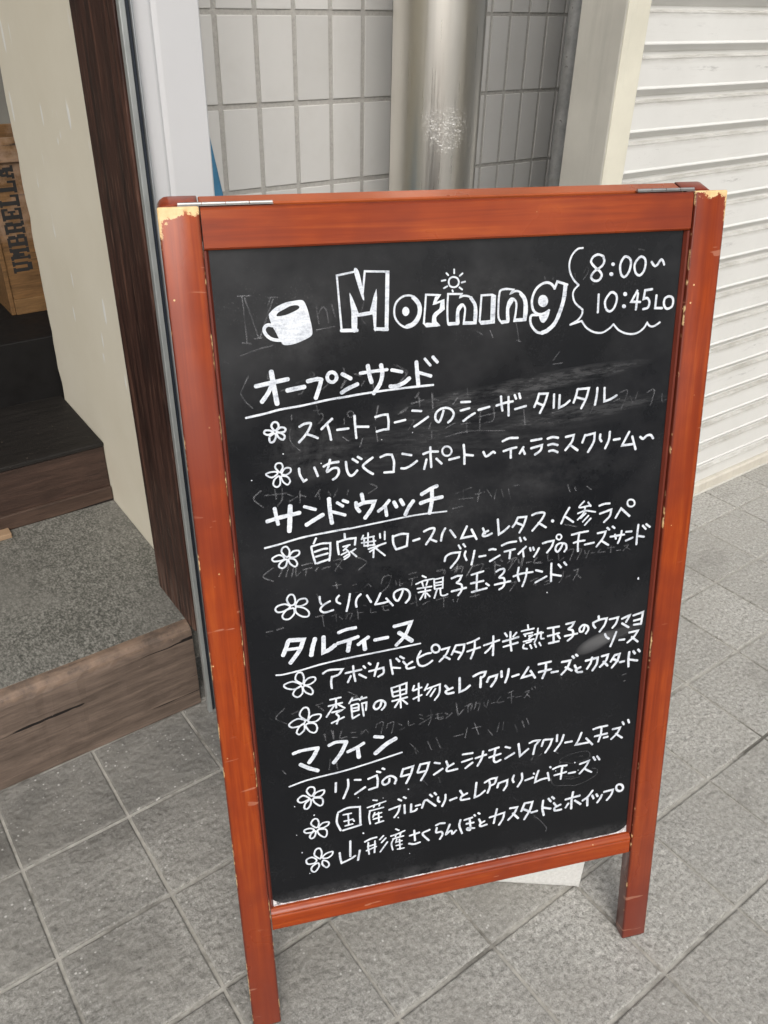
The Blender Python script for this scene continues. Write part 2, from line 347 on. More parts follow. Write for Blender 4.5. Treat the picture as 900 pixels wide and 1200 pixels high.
def mat_panel():
    k = M('blackboard'); x, y, z = k.sep()
    n1 = k.noise(6, 5, 0.6); n2 = k.noise(55, 4, 0.7)
    c = k.ramp(n1, [(0.3, (0.0040, 0.0046, 0.0060)), (0.7, (0.0070, 0.0078, 0.0098))])
    def pale_mark(u, v, ru, rv, ang, amt, nsc=(60, 60, 300), lo=0.42, hi=0.68):
        mp = k.n('Mapping', vector_type='TEXTURE'); k.l(k.tc(), mp.inputs['Vector'])
        mp.inputs['Location'].default_value = (u, 0, v); mp.inputs['Rotation'].default_value = (0, rad(ang), 0); mp.inputs['Scale'].default_value = (ru, 1, rv)
        sx, sy, sz = k.sep(mp.outputs[0])
        d = k.math('ADD', k.math('MULTIPLY', sx, sx), k.math('MULTIPLY', sz, sz))
        msk = k.maprange(d, 0.25, 1.0, 1, 0)
        if nsc:
            mp2 = k.mapped(nsc, (0, rad(ang), 0)); msk = k.math('MULTIPLY', msk, k.maprange(k.noise(0.5, 5, 0.75, mp2), lo, hi))
        return k.math('MULTIPLY', msk, amt * (0.62 if nsc else 0.85))
    tot = None
    for a in PALE_MARKS:
        q = pale_mark(*a); tot = q if tot is None else k.math('ADD', tot, q)
    # chalk haze and residue of old writing; upper grey paints in the sky's sheen
    haze_sheen = k.math('MULTIPLY', k.maprange(k.noise(4.2, 5, 0.65), 0.44, 0.70), k.maprange(z, 0.45, 1.1, 0.003, 0.040))
    dust = k.math('MULTIPLY', k.maprange(k.noise(420, 3, 0.8), 0.56, 0.72), k.maprange(k.noise(16, 5, 0.7), 0.46, 0.66, 0, 0.035))
    edge = k.math('MULTIPLY', k.maprange(z, 0.252, 0.232), k.maprange(n2, 0.35, 0.7, 0.005, 0.07))
    tot = k.math('ADD', k.math('ADD', tot, haze_sheen), k.math('ADD', dust, edge))
    c = k.mix(tot, c, (0.62, 0.62, 0.63))
    return k.set(c, k.math('ADD', k.maprange(n1, 0.3, 0.7, 0.20, 0.26), tot), spec=0.30, normal=k.bump(k.noise(700, 2), 0.05, 0.0005))
def mat_ink():
    k = M('chalk_marker'); a = k.noise(520, 4, 0.75); b = k.noise(48, 4, 0.6, k.mapped((1, 1, 1), (0, rad(35), 0)), 1.5); s_ = k.noise(1.0, 4, 0.6, k.mapped((60, 60, 420), (0, rad(28), 0)))
    f = k.math('ADD', k.math('ADD', k.math('MULTIPLY', a, 0.35), k.math('MULTIPLY', b, 0.35)), k.math('MULTIPLY', s_, 0.30))
    c = k.ramp(f, [(0.37, (0.30, 0.325, 0.37)), (0.455, (0.53, 0.56, 0.61)), (0.55, (0.70, 0.73, 0.77))])
    return k.set(c, 0.8, spec=0.2, normal=k.bump(a, 0.2, 0.0004))
def mat_ghost():
    k = M('wiped_chalk'); a = k.noise(900, 3, 0.8); b = k.noise(45, 4, 0.65)
    f = k.math('MULTIPLY', k.maprange(a, 0.40, 0.62, 0.02, 0.25), k.maprange(b, 0.34, 0.62, 0.12, 1.0))
    k.set((0.62, 0.63, 0.66), 0.9, spec=0.1)
    tr = k.n('BsdfTransparent'); mx = k.n('MixShader')
    k.l(f, mx.inputs[0]); k.l(tr.outputs[0], mx.inputs[1]); k.l(k.b.outputs[0], mx.inputs[2]); k.l(mx.outputs[0], k.out.inputs[0])
    return k.mat
def mat_dust():
    k = M('chalk_dust'); z = k.sep()[2]; a = k.noise(160, 5, 0.75)
    k.set((0.74, 0.70, 0.70), 0.95, spec=0.1)
    f = k.maprange(a, 0.36, 0.60, 0.10, 0.95)
    tr = k.n('BsdfTransparent'); mx = k.n('MixShader')
    k.l(f, mx.inputs[0]); k.l(tr.outputs[0], mx.inputs[1]); k.l(k.b.outputs[0], mx.inputs[2]); k.l(mx.outputs[0], k.out.inputs[0])
    return k.mat
# ---------------------------------------------------------------- ground
random.seed(7)
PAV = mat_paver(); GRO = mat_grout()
GX, GY, PHI, T = 0.0186, 1.1123, rad(0.986), 0.2
bm = bmesh.new()
for x0, x1, y0, y1 in ((-120, 120, -120, 160),):
    v = [bm.verts.new(p) for p in ((x0, y0, -0.16), (x1, y0, -0.16), (x1, y1, -0.16), (x0, y1, -0.16))]; bm.faces.new(v)
tag(obj('ground', bm, mat_asphalt()), 'dark ground under and around the street', 'ground', kind='structure')
bm = bmesh.new(); box(bm, -14, 16, -3.0, 4.0, -0.15, -0.0042)
tag(obj('pavement_bed', bm, GRO), 'mortar joints between the grey paving tiles', 'pavement', kind='structure')
bm = bmesh.new()
def paver(cx, cy, w, d):
    dz = random.uniform(-0.0006, 0.0006); tx = random.uniform(-0.0015, 0.0015); ty = random.uniform(-0.0015, 0.0015)
    c, s = math.cos(PHI), math.sin(PHI)
    def P(ix, iy, z, ins):
        x = ix * (w / 2 - ins); y = iy * (d / 2 - ins)
        return (cx + x * c - y * s, cy + x * s + y * c, z + dz + x * tx + y * ty)
    rings = []
    for z, ins in ((-0.009, 0.0), (-0.0030, 0.0), (-0.0010, 0.0009), (0.0, 0.0030)):
        ring = []
        for ix, iy in ((-1, -1), (1, -1), (1, 1), (-1, 1)):
            ring.append(bm.verts.new(P(ix, iy, z, ins)))
        rings.append(ring)
    for a, b in zip(rings, rings[1:]):
        for i in range(4): bm.faces.new((a[i], a[(i + 1) % 4], b[(i + 1) % 4], b[i]))
    bm.faces.new(rings[-1])
for i in range(-22, 34):
    for j in range(-8, 18):
        cx = GX + (i + 0.5) * T * math.cos(PHI) + (j + 0.5) * T * math.sin(PHI)
        cy = GY - (j + 0.5) * T * math.cos(PHI) + (i + 0.5) * T * math.sin(PHI)
        jx = random.uniform(0.0035, 0.0055); jy = random.uniform(0.004, 0.0065)
        paver(cx, cy, T - 2 * jx * 0.62, T - 2 * jy * 0.72)
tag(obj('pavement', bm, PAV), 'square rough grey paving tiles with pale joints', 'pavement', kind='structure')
# kerb and road behind the viewer, seen only as reflections
bm = bmesh.new(); box(bm, -14, 16, -3.16, -3.004, -0.15, 0.0, 0.01)
tag(obj('kerb', bm, mat_plain('kerb_concrete', (0.36, 0.35, 0.33), 0.85)), 'pale concrete kerb along the paved walk', 'kerb', kind='structure')

# ---------------------------------------------------------------- building on the left: entrance
DW = mat_darkwood('dark_post_wood', worn_z=0.219)
PLA = mat_plaster()
bm = bmesh.new(); box(bm, 0.462, 0.499, 1.2965, 1.486, 0.2185, 3.4, 0.0025)
tag(obj('door_post', bm, DW), 'dark brown wooden post at the corner of the entrance', 'post')
# cream wall, its inner end ragged where the paint stops
bm = bmesh.new(); random.seed(3)
prof = []
N = 90
zs = [0.10 + (3.4 - 0.10) * i / N for i in range(N + 1)]
def ragged(z): return 2.235 - 0.028 * max(0, z - 0.4) + 0.004 * math.sin(z * 41) + random.uniform(-0.006, 0.006)
ey = [ragged(z) for z in zs]
for sx in (0.508,):
    pass
vL = [(bm.verts.new((0.508, 1.480, z)), bm.verts.new((0.508, y - 0.02, z)), bm.verts.new((0.512, y, z)), bm.verts.new((0.60, y, z)), bm.verts.new((0.586, 1.345, z)), bm.verts.new((0.508, 1.345, z))) for z, y in zip(zs, ey)]
for a, b in zip(vL, vL[1:]):
    for i in range(6): bm.faces.new((a[i], a[(i + 1) % 6], b[(i + 1) % 6], b[i]))
bm.faces.new(list(reversed(vL[0]))); bm.faces.new(vL[-1])
tag(obj('plaster_wall', bm, PLA), 'cream painted wall inside the entrance with chipped paint', 'wall')
# grey metal trim with its dark gasket, running down to the pavement
tr = tag(empty('corner_trim', (0.468, 1.28, 0)), 'thin grey metal trim strip running down beside the dark post', 'metal trim')
bm = bmesh.new(); box(bm, -0.0050, 0.0038, -0.006, 0.006, 0.0, 3.4, 0.0015)
obj('trim_strip', bm, mat_plain('trim_metal', (0.42, 0.44, 0.43), 0.35, 0.5), tr)
bm = bmesh.new(); box(bm, 0.0055, 0.0110, 0.0, 0.012, 0.0, 3.4, 0.001); 
obj('gasket', bm, mat_plain('dark_gasket', (0.018, 0.024, 0.034), 0.5), tr)
bm = bmesh.new(); box(bm, 0.0123, 0.0150, -0.0035, 0.012, 0.0, 3.4, 0.0008)
obj('inner_lip', bm, mat_plain('lip_metal', (0.40, 0.42, 0.43), 0.35, 0.5), tr)
# white pressed-metal pillar between the entrance and the tiled recess
bm = bmesh.new()
wp = [(0.4865, 1.2900), (0.5090, 1.2900), (0.5115, 1.2906), (0.5150, 1.2928), (0.5200, 1.2908), (0.5225, 1.2900), (0.5850, 1.2900), (0.5875, 1.2920), (0.5875, 1.343), (0.4865, 1.343)]
prism(bm, wp, 'z', 0.0, 3.4)
tag(obj('white_pillar', bm, mat_plain('white_enamel', (0.56, 0.56, 0.565), 0.35, var=0.03, scale=4, bump=0.03)), 'glossy white metal pillar beside the dark post', 'pillar')
# step: timber beam with a granite top
stp = tag(empty('entrance_step', (0.0, 1.315, 0)), 'low entrance step of speckled grey stone edged with a worn timber beam', 'step')
bm = bmesh.new()
bp = [(0.0, 0.0), (0.0, 0.196), (0.004, 0.210), (0.013, 0.217), (0.020, 0.2190), (0.032, 0.2192), (0.032, 0.0)]
random.seed(11)
xs = [-1.5 + 1.962 * i / 120 for i in range(121)]
prevr = None
for x in xs:
    jt = [random.uniform(-0.0012, 0.0012) if 0.15 < p[1] < 0.218 else 0 for p in bp]
    ring = [bm.verts.new((x, p[0] + j_, p[1] + j_ * 0.5)) for p, j_ in zip(bp, jt)]
    if prevr:
        for i in range(len(bp)): bm.faces.new((prevr[i], prevr[(i + 1) % len(bp)], ring[(i + 1) % len(bp)], ring[i]))
    else: bm.faces.new(list(reversed(ring)))
    prevr = ring
bm.faces.new(prevr)
obj('timber_beam', bm, mat_beam('worn_beam'), stp)
bm = bmesh.new(); box(bm, -1.5, 0.5075, 0.0335, 0.605, 0.10, 0.2185, 0.001)
obj('stone_slab', bm, mat_granite(), stp)
# inner wooden step
ws = tag(empty('wooden_step', (0.0, 1.907, 0.2185)), 'dark brown wooden step up into the shop interior', 'step')
WB = mat_beam('step_riser_wood', (0.046, 0.027, 0.020)); WT = mat_beam('step_tread_wood', (0.011, 0.0095, 0.0085))
bm = bmesh.new(); box(bm, -1.5, 0.507, 0.0, 0.03, 0.0, 0.155, 0.003); obj('riser', bm, WB, ws)
bm = bmesh.new(); box(bm, -1.5, 0.507, -0.005, 0.40, 0.1565, 0.1685, 0.003); obj('tread', bm, WT, ws)
bm = bmesh.new(); box(bm, -1.5, 0.507, -0.009, -0.0005, 0.0005, 0.042, 0.003); obj('foot_strip', bm, mat_beam('strip_wood', (0.060, 0.037, 0.027)), ws)
# black plinth with the crate on it
bm = bmesh.new(); box(bm, -1.5, 0.95, 2.242, 2.95, 0.30, 0.558, 0.003)
tag(obj('black_plinth', bm, mat_plain('black_board', (0.006, 0.0055, 0.0055), 0.6, spec=0.2)), 'black boxed platform behind the wooden step', 'platform')
CR = mat_beam('crate_wood', (0.135, 0.071, 0.027)); CRD = mat_beam('crate_slat', (0.145, 0.079, 0.031))
cr = tag(empty('wooden_crate', (0.468, 2.46, 0.5585)), 'tall wooden crate with stencilled black lettering standing in the entrance', 'crate')
W, D_, Hc = 0.30, 0.26, 0.46
bm = bmesh.new(); box(bm, 0.012, W - 0.012, 0.006, 0.014, 0.012, Hc - 0.012); obj('front_panel', bm, CR, cr)
for nm, b in (('side_panel', (0, 0.012, 0.0, D_, 0.0, Hc)), ('side_panel', (W - 0.012, W, 0.0, D_, 0.0, Hc)), ('back_panel', (0.013, W - 0.013, D_ - 0.01, D_, 0.0, Hc)), ('base', (0.0125, W - 0.0125, 0.0152, D_ - 0.0105, 0.0, 0.012)),
              ('cross_batten', (0.0125, W - 0.0125, -0.004, 0.0055, 0.0, 0.042)), ('cross_batten', (0.0125, W - 0.0125, -0.004, 0.0055, Hc - 0.06, Hc))):
    bm = bmesh.new(); box(bm, *b, 0.0015); obj(nm, bm, CRD if 'batten' in nm else CR, cr)
# stencil lettering reading upwards
GL = {'U': [(.0, 1, .42, .9), (.62, 1, 1, .9), (.12, .95, .34, .2), (.72, .95, .88, .2), (.2, .22, .8, .0)],
 'M': [(0, 1, .3, .9), (.72, 1, 1, .9), (0, .1, .3, 0), (.6, .1, 1, 0), (.1, .95, .2, .05), (.70, .95, .92, .05), (.2, .9, .42, .55), (.32, .6, .52, .3), (.48, .55, .68, .85)],
 'B': [(0, 1, .75, .88), (0, .12, .75, 0), (.1, .95, .34, .05), (.42, .56, .8, .46), (.68, .92, .92, .58), (.72, .46, 1, .08)],
 'R': [(0, 1, .75, .88), (0, .12, .44, 0), (.1, .95, .34, .05), (.42, .54, .8, .44), (.68, .92, .94, .56), (.60, .44, .82, .1), (.7, .12, 1, 0)],
 'E': [(0, 1, .95, .88), (0, .12, .95, 0), (.1, .95, .36, .05), (.44, .56, .72, .44), (.84, .95, .95, .7), (.84, .3, .95, .05), (.64, .68, .72, .32)],
 'L': [(0, 1, .5, .9), (0, .12, .92, 0), (.12, .95, .38, .05), (.82, .4, .92, .05)],
 'A': [(0, .1, .36, 0), (.56, .1, 1, 0), (.12, .35, .24, .05), (.2, .62, .32, .3), (.28, .9, .42, .55), (.38, 1, .6, .8), (.5, .85, .72, .45), (.6, .5, .84, .05), (.3, .38, .6, .28)]}
bm = bmesh.new()
z = 0.114; hgt = 0.050; lvl = 0
for ch in 'UMBRELLA':
    wd_ = 0.0305
    for x0, y0, x1, y1 in GL[ch]:
        x0, x1 = min(x0, x1) - 0.045, max(x0, x1) + 0.045; y0, y1 = min(y0, y1) - 0.02, max(y0, y1) + 0.02
        # letter x runs up the crate, letter y runs to the left
        lvl += 1; yy = 0.0058 - 0.00002 * lvl
        q = [((0.070 - hgt * (yv) + 0.012), yy, z + wd_ * xv) for xv, yv in ((x0, y0), (x1, y0), (x1, y1), (x0, y1))]
        bm.faces.new([bm.verts.new(p) for p in q])
    z += 0.0352
obj('stencil_lettering', bm, mat_plain('stencil_ink', (0.012, 0.011, 0.010), 0.8), cr)
# little offcut of pale wood on the step
bm = bmesh.new(); box(bm, 0.165, 0.243, 1.862, 1.893, 0.2187, 0.232, 0.002)
tag(obj('wood_offcut', bm, mat_plain('pale_wood', (0.30, 0.20, 0.12), 0.7)), 'small offcut of pale wood lying against the wooden step', 'wood block')
# rest of the building shell that keeps the interior dark
sh = tag(empty('shop_building', (-0.5, 2.6, 0)), 'dark shop interior and upper front wall around the entrance', 'building')
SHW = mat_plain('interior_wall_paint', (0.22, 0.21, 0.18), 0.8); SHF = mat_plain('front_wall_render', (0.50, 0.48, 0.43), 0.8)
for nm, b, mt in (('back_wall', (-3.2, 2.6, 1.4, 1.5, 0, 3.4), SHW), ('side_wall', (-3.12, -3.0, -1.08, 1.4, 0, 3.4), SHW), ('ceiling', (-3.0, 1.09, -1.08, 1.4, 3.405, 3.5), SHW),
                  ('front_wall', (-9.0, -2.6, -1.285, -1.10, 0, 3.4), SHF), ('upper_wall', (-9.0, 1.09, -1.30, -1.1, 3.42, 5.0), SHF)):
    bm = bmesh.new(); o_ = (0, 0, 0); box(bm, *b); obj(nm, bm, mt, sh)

# ---------------------------------------------------------------- tiled recess
tw = tag(empty('tiled_wall', (1.39, 1.98, 0)), 'recessed wall of upright pale grey tiles with dark grout', 'wall')
gxs = [0.830, 0.933, 1.035, 1.138, 1.240, 1.336, 1.432, 1.530, 1.628, 1.700, 1.760, 1.830, 1.900, 1.971, 2.041, 2.110]
gxs = [0.628, 0.729] + gxs
gzs = [1.3125 + 0.1935 * k for k in range(-7, 8)]
bm = bmesh.new()
box(bm, 0.605 - 1.39, 2.13 - 1.39, 0.0, 0.12, -0.02, 2.66)
obj('grout_bed', bm, mat_wallgrout(), tw)
bm = bmesh.new(); random.seed(5)
for x0, x1 in zip(gxs, gxs[1:]):
    for z0, z1 in zip(gzs, gzs[1:]):
        g = 0.0046 if x0 > 1.6 else 0.0060
        yj = random.uniform(-0.0006, 0.0006)
        box(bm, x0 + g - 1.39, x1 - g - 1.39, -0.0032 + yj, 0.002, max(0.003, z0 + g), min(2.65, z1 - g), 0.0016, 2)
obj('tile_facing', bm, mat_walltile(), tw)
# dark strip standing in for the shade in the gap behind the shutter post
bm = bmesh.new(); box(bm, 2.062, 2.16, 1.80, 1.974, 0, 2.5)
tag(obj('gap_shade_strip', bm, mat_plain('gap_shade_dark', (0.05, 0.05, 0.052), 0.6)), 'dark strip standing in for the shaded side of the recess beside the grey pipe', 'shade strip')
# stainless column
cl = tag(empty('steel_column', (1.357, 1.70, 0)), 'round stainless steel column with white scuffs before the tiled wall', 'column')
bm = bmesh.new(); lathe(bm, [(0.1055, 0.0), (0.1055, 3.4)], 96); obj('shaft', bm, mat_steel(), cl, smooth=True)
bm = bmesh.new(); lathe(bm, [(0.125, 0.0), (0.125, 0.006), (0.108, 0.018), (0.1062, 0.018)], 64); obj('base_ring', bm, mat_steel(), cl, smooth=True)
# pipe
pp = tag(empty('drain_pipe', (2.003, 1.90, 0)), 'thin grey metal pipe with rust specks at the edge of the tiled wall', 'pipe')
bm = bmesh.new(); lathe(bm, [(0.0205, 0.0), (0.0205, 3.4)], 32); obj('pipe_run', bm, mat_galv(), pp, smooth=True)
for z in (0.5, 1.75):
    bm = bmesh.new(); lathe(bm, [(0.0235, z), (0.0235, z + 0.025)], 32); obj('pipe_clamp', bm, mat_galv(), pp)
# blue sheet bundled behind the white pillar
bm = bmesh.new(); random.seed(9)
rings = []
for k in range(19):
    t_ = k / 18; zc = 1.150 - 1.05 * t_; r0 = 0.003 + 0.16 * min(1.05 * t_, 0.5)
    ring = []
    for a in range(28):
        th = 2 * math.pi * a / 28
        r_ = r0 * (1 + 0.22 * math.sin(5 * th + 0.6 * t_) * min(1, t_ * 3))
        ring.append(bm.verts.new((0.727 + r_ * math.cos(th), 1.62 + r_ * math.sin(th), zc)))
    rings.append(ring)
for a, b in zip(rings, rings[1:]):
    for i in range(28): bm.faces.new((a[i], a[(i + 1) % 28], b[(i + 1) % 28], b[i]))
bm.faces.new(rings[0]); bm.faces.new(list(reversed(rings[-1])))
tag(obj('blue_sheet', bm, mat_plain('blue_sheet', (0.045, 0.19, 0.33), 0.5, var=0.25), smooth=True), 'blue folded sheet showing behind the white pillar', 'plastic sheet')

# ---------------------------------------------------------------- shutter
sp = tag(empty('shutter_post', (1.497, 1.315, 0)), 'grey and cream square metal post at the left end of the roller shutter', 'post')
bm = bmesh.new(); box(bm, -0.032, 0.033, -0.0585, 0.062, 0, 2.5, 0.003); obj('post_body', bm, mat_greyposts('post_grey', (0.50, 0.482, 0.43)), sp)
bm = bmesh.new(); box(bm, -0.0305, 0.0345, -0.0615, -0.0575, 0, 2.5, 0.0015); obj('front_plate', bm, mat_greyposts('post_cream', (0.68, 0.65, 0.54)), sp)
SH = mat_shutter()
rs = tag(empty('roller_shutter', (2.6, 1.285, 0)), 'closed off white roller shutter with horizontal slats', 'roller shutter')
P_ = 0.0835
pts = []
zt = 1.339 + P_ * 13
k = 0
while True:
    z0 = zt - P_ * k
    if z0 < 0.10: break
    pts += [(0.0125, z0), (0.0100, z0 - 0.0018), (-0.0008, z0 - 0.0045), (0.0, z0 - 0.007), (0.0, z0 - 0.0570), (-0.0028, z0 - 0.0605), (-0.0030, z0 - 0.0625), (0.0065, z0 - 0.0735), (0.0120, z0 - 0.0770), (0.0125, z0 - 0.0800)]
    k += 1
zb = zt - P_ * k
pts += [(0.010, zb), (-0.0008, zb - 0.004), (0.0, 0.0425)]
pts = pts + [(0.03, 0.0425), (0.03, zt)]
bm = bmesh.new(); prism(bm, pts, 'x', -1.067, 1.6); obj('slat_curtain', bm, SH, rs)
bm = bmesh.new(); prism(bm, [(-0.014, 0.008), (-0.014, 0.036), (-0.010, 0.0415), (0.024, 0.0415), (0.024, 0.004), (-0.010, 0.004)], 'x', -1.067, 1.6)
obj('bottom_bar', bm, mat_greyposts('bar_paint', (0.60, 0.56, 0.48)), rs)
bm = bmesh.new(); box(bm, -1.067, 1.6, -0.017, -0.0145, 0.001, 0.0085); obj('bottom_seal', bm, mat_plain('seal', (0.62, 0.60, 0.54), 0.6), rs)

# ---------------------------------------------------------------- sandwich board
root = tag(empty('sandwich_board', (0.54458, 0.50855, 0.0), -0.37282), 'reddish brown wooden A-frame chalkboard with a handwritten cafe menu', 'menu board')
LEAN = 0.20270
FS, FR, FRR = mat_frame('stile'), mat_frame('rail'), mat_frame('rear')
def part(nm, bm, mt, parent=root, lean=True, **kw):
    o = obj(nm, bm, mt, parent, **kw)
    if lean: o.rotation_euler = (-LEAN, 0, 0)
    return o
tl = math.tan(LEAN)
GAP = 0.0012
def stile(bm, x0, x1):
    zf = 0.0045          # just clear of the paving, thin black pad beneath
    vs_ = []
    for (y, zb_) in ((0.0, zf), (TK, zf + TK * tl)):
        vs_.append([bm.verts.new((x, y, z)) for x, z in ((x0, zb_), (x1, zb_), (x1, LEN), (x0, LEN))])
    a, b = vs_
    fs = [bm.faces.new(a), bm.faces.new(list(reversed(b)))] + [bm.faces.new((a[(i + 1) % 4], a[i], b[i], b[(i + 1) % 4])) for i in range(4)]
    bmesh.ops.bevel(bm, geom=list({e for f_ in fs for e in f_.edges}), offset=0.0022, segments=3, affect='EDGES', profile=0.5)
PAD = mat_plain('pad_black', (0.015, 0.015, 0.015), 0.7)
for sx in (-1, 1):
    x0, x1 = (-H2, -H2 + ST) if sx < 0 else (H2 - ST, H2)
    bm = bmesh.new(); stile(bm, x0, x1); so = part('stile', bm, FS, smooth=True)
    bm = bmesh.new(); 
    prism(bm, [(0.003, 0.0006 + 0.003 * tl), (0.003, 0.0043 + 0.003 * tl), (TK - 0.003, 0.0043 + (TK - 0.003) * tl), (TK - 0.003, 0.0006 + (TK - 0.003) * tl)], 'x', x0 + 0.004, x1 - 0.004)
    obj('foot_pad', bm, PAD, so)
xi = H2 - ST - GAP
bm = bmesh.new(); prism(bm, [(0.0028, LEN - RA + 0.002), (0.0048, LEN - RA), (DEP + 0.001, LEN - RA), (TK, LEN - RA), (TK, LEN - 0.0012), (0.0055, LEN - 0.0012), (0.0028, LEN - 0.0040)], 'x', -xi, xi)
part('top_rail', bm, FR)
rb0, rb1 = RB, 0.2275
bm = bmesh.new(); prism(bm, [(0.0028, rb0 + 0.0022), (0.005, rb0), (TK, rb0), (TK, rb1), (DEP - 0.0003, rb1), (0.0068, rb1 - 0.0015), (0.0052, rb1 - 0.0050), (0.0040, rb1 - 0.0068), (0.0024, rb1 - 0.0082), (0.0020, rb1 - 0.0100), (0.0026, rb1 - 0.0118), (0.0040, rb1 - 0.0130), (0.0030, rb1 - 0.0145), (0.0028, rb1 - 0.0165)], 'x', -xi, xi)
part('bottom_rail', bm, FR, smooth=True)
BEAD = mat_plain('bead_varnish', (0.13, 0.020, 0.009), 0.4)
# beading down the inner edges of the stiles
for sx in (-1, 1):
    bm = bmesh.new(); w_ = 0.0055
    pr = [(sx * (H2 - ST - 0.0004), 0.0050), (sx * (H2 - ST - 0.0030), 0.0052), (sx * (H2 - ST - w_), DEP - 0.0008), (sx * (H2 - ST - w_), TK - 0.004), (sx * (H2 - ST - 0.0004), TK - 0.004)]
    prism(bm, pr, 'z', rb1 + 0.0006, LEN - RA - 0.0006)
    part('inner_bead', bm, BEAD)
PALE_MARKS = [(0.206, 0.586, 0.034, 0.0135, -22, 0.115, None), (0.232, 0.594, 0.055, 0.011, -12, 0.05, None), (0.12, 0.974, 0.14, 0.012, -6, 0.15), (0.03, 0.958, 0.12, 0.016, -3, 0.10), (0.17, 0.930, 0.13, 0.013, -5, 0.10), (-0.19, 0.915, 0.055, 0.050, 0, 0.075, (120, 120, 120), 0.40, 0.7), (-0.02, 0.915, 0.26, 0.045, -4, 0.05), (0.14, 0.86, 0.12, 0.05, -4, 0.04, (40, 40, 60)), (-0.05, 0.78, 0.2, 0.08, 0, 0.03, (90, 90, 90)), (-0.17, 1.06, 0.09, 0.05, -8, 0.04, (70, 70, 70)), (0.05, 1.08, 0.1, 0.05, 0, 0.03, (60, 60, 60)), (0.0, 0.40, 0.2, 0.07, -3, 0.014, (60, 60, 90))]  # wiped chalk smears; the first two form a smooth pale blob
bm = bmesh.new(); box(bm, -H2 + ST + 0.0008, H2 - ST - 0.0008, DEP, DEP + 0.005, rb1 + 0.0006, LEN - RA - 0.0006)
panel = part('chalkboard_panel', bm, mat_panel())
# dust that has settled along the lower rail
DU = mat_dust()
bm = bmesh.new(); random.seed(4); n_ = 160
pr_ = None
for i in range(n_ + 1):
    x = -H2 + ST + 0.006 + (2 * (H2 - ST) - 0.012) * i / n_
    e_ = max(0, 1 - min(x + 0.284, 0.284 - x) / 0.02)
    w_ = 0.0004 + random.uniform(0, 0.0008) + 0.011 * e_ ** 2
    a = bm.verts.new((x, DEP - 0.0016, rb1 + 0.0004)); b = bm.verts.new((x, DEP - 0.0003, rb1 + 0.0006 + w_))
    if pr_: bm.faces.new((pr_[0], a, b, pr_[1]))
    pr_ = (a, b)
obj('chalk_dust', bm, DU, panel)

# ---- writing: strokes measured on the board, tenths of a millimetre (across, up)
INK, GHO = mat_ink(), mat_ghost()
def cat(pts, closed):
    """Catmull-Rom through the points, '!' points stay sharp"""
    P = [Vector((p[0], p[1])) for p in pts]; C = [p[2] for p in pts]; n = len(P); out = []
    segs = n if closed else n - 1
    for i in range(segs):
        p1, p2 = P[i], P[(i + 1) % n]
        p0 = P[i - 1] if (closed or i > 0) else 2 * p1 - p2
        p3 = P[(i + 2) % n] if (closed or i + 2 < n) else 2 * p2 - p1
        if C[i]: p0 = 2 * p1 - p2
        if C[(i + 1) % n]: p3 = 2 * p2 - p1
        st = 6 if (segs > 1) else 3
        for s in range(st):
            t = s / st
            out.append(0.5 * ((2 * p1) + (p2 - p0) * t + (2 * p0 - 5 * p1 + 4 * p2 - p3) * t * t + (3 * p1 - p0 - 3 * p2 + p3) * t ** 3))
    if not closed: out.append(P[-1])
    return out
LV = [0]
def ribbon(bm, pts, w, closed, rng):
    n = len(pts); LV[0] += 1; y = DEP - 0.00022 - 0.0000035 * (LV[0] % 60)
    L_, R_ = [], []
    for i, p in enumerate(pts):
        a = pts[i - 1] if (i > 0 or closed) else p; b = pts[(i + 1) % n] if (i < n - 1 or closed) else p
        d1 = (p - a); d2 = (b - p)
        d = (d1.normalized() if d1.length > 1e-6 else Vector((0, 0))) + (d2.normalized() if d2.length > 1e-6 else Vector((0, 0)))
        if d.length < 0.2: d = d2 if d2.length > 1e-6 else d1
        d.normalize(); nn = Vector((-d.y, d.x))
        k_ = 1.0
        if d1.length > 1e-6 and d2.length > 1e-6:
            c_ = max(0.55, math.sqrt(max(0.0, (1 + d1.normalized().dot(d2.normalized())) / 2))); k_ = 1 / c_
        ww = w / 2 * k_ * (1 + rng.uniform(-0.07, 0.07))
        L_.append(bm.verts.new(((p + nn * ww).x, y, (p + nn * ww).y))); R_.append(bm.verts.new(((p - nn * ww).x, y, (p - nn * ww).y)))
    m_ = n if closed else n - 1
    for i in range(m_):
        j = (i + 1) % n
        try: bm.faces.new((L_[i], L_[j], R_[j], R_[i]))
        except ValueError: pass
    if not closed:
        for e, o_ in ((0, 1), (n - 1, n - 2)):
            d = (pts[e] - pts[o_]).normalized(); nn = Vector((-d.y, d.x)); c = pts[e]
            vv = []
            for s in range(1, 6):
                th = math.pi * s / 6
                q = c + (nn * math.cos(th) + d * math.sin(th) * 0.85) * (w / 2)
                vv.append(bm.verts.new((q.x, y, q.y)))
            A_, B_ = (L_[e], R_[e]) if e else (R_[e], L_[e])
            if e == 0: A_, B_ = L_[0], R_[0]; 
            nnL = (Vector((L_[e].co.x, L_[e].co.z)) - c)
            if nnL.dot(nn) < 0: A_, B_ = R_[e], L_[e]
            else: A_, B_ = L_[e], R_[e]
            try: bm.faces.new([A_] + vv + [B_])
            except ValueError: pass
def filled(bm, rings):
    LV[0] += 1; y = DEP - 0.00022 - 0.0000035 * (LV[0] % 60)
    flat = [q for r in rings for q in r]
    vs_ = [bm.verts.new((q.x, y, q.y)) for q in flat]
    for tri in tessellate_polygon([[Vector((q.x, q.y, 0)) for q in r] for r in rings]):
        try: bm.faces.new([vs_[i] for i in tri])
        except ValueError: pass
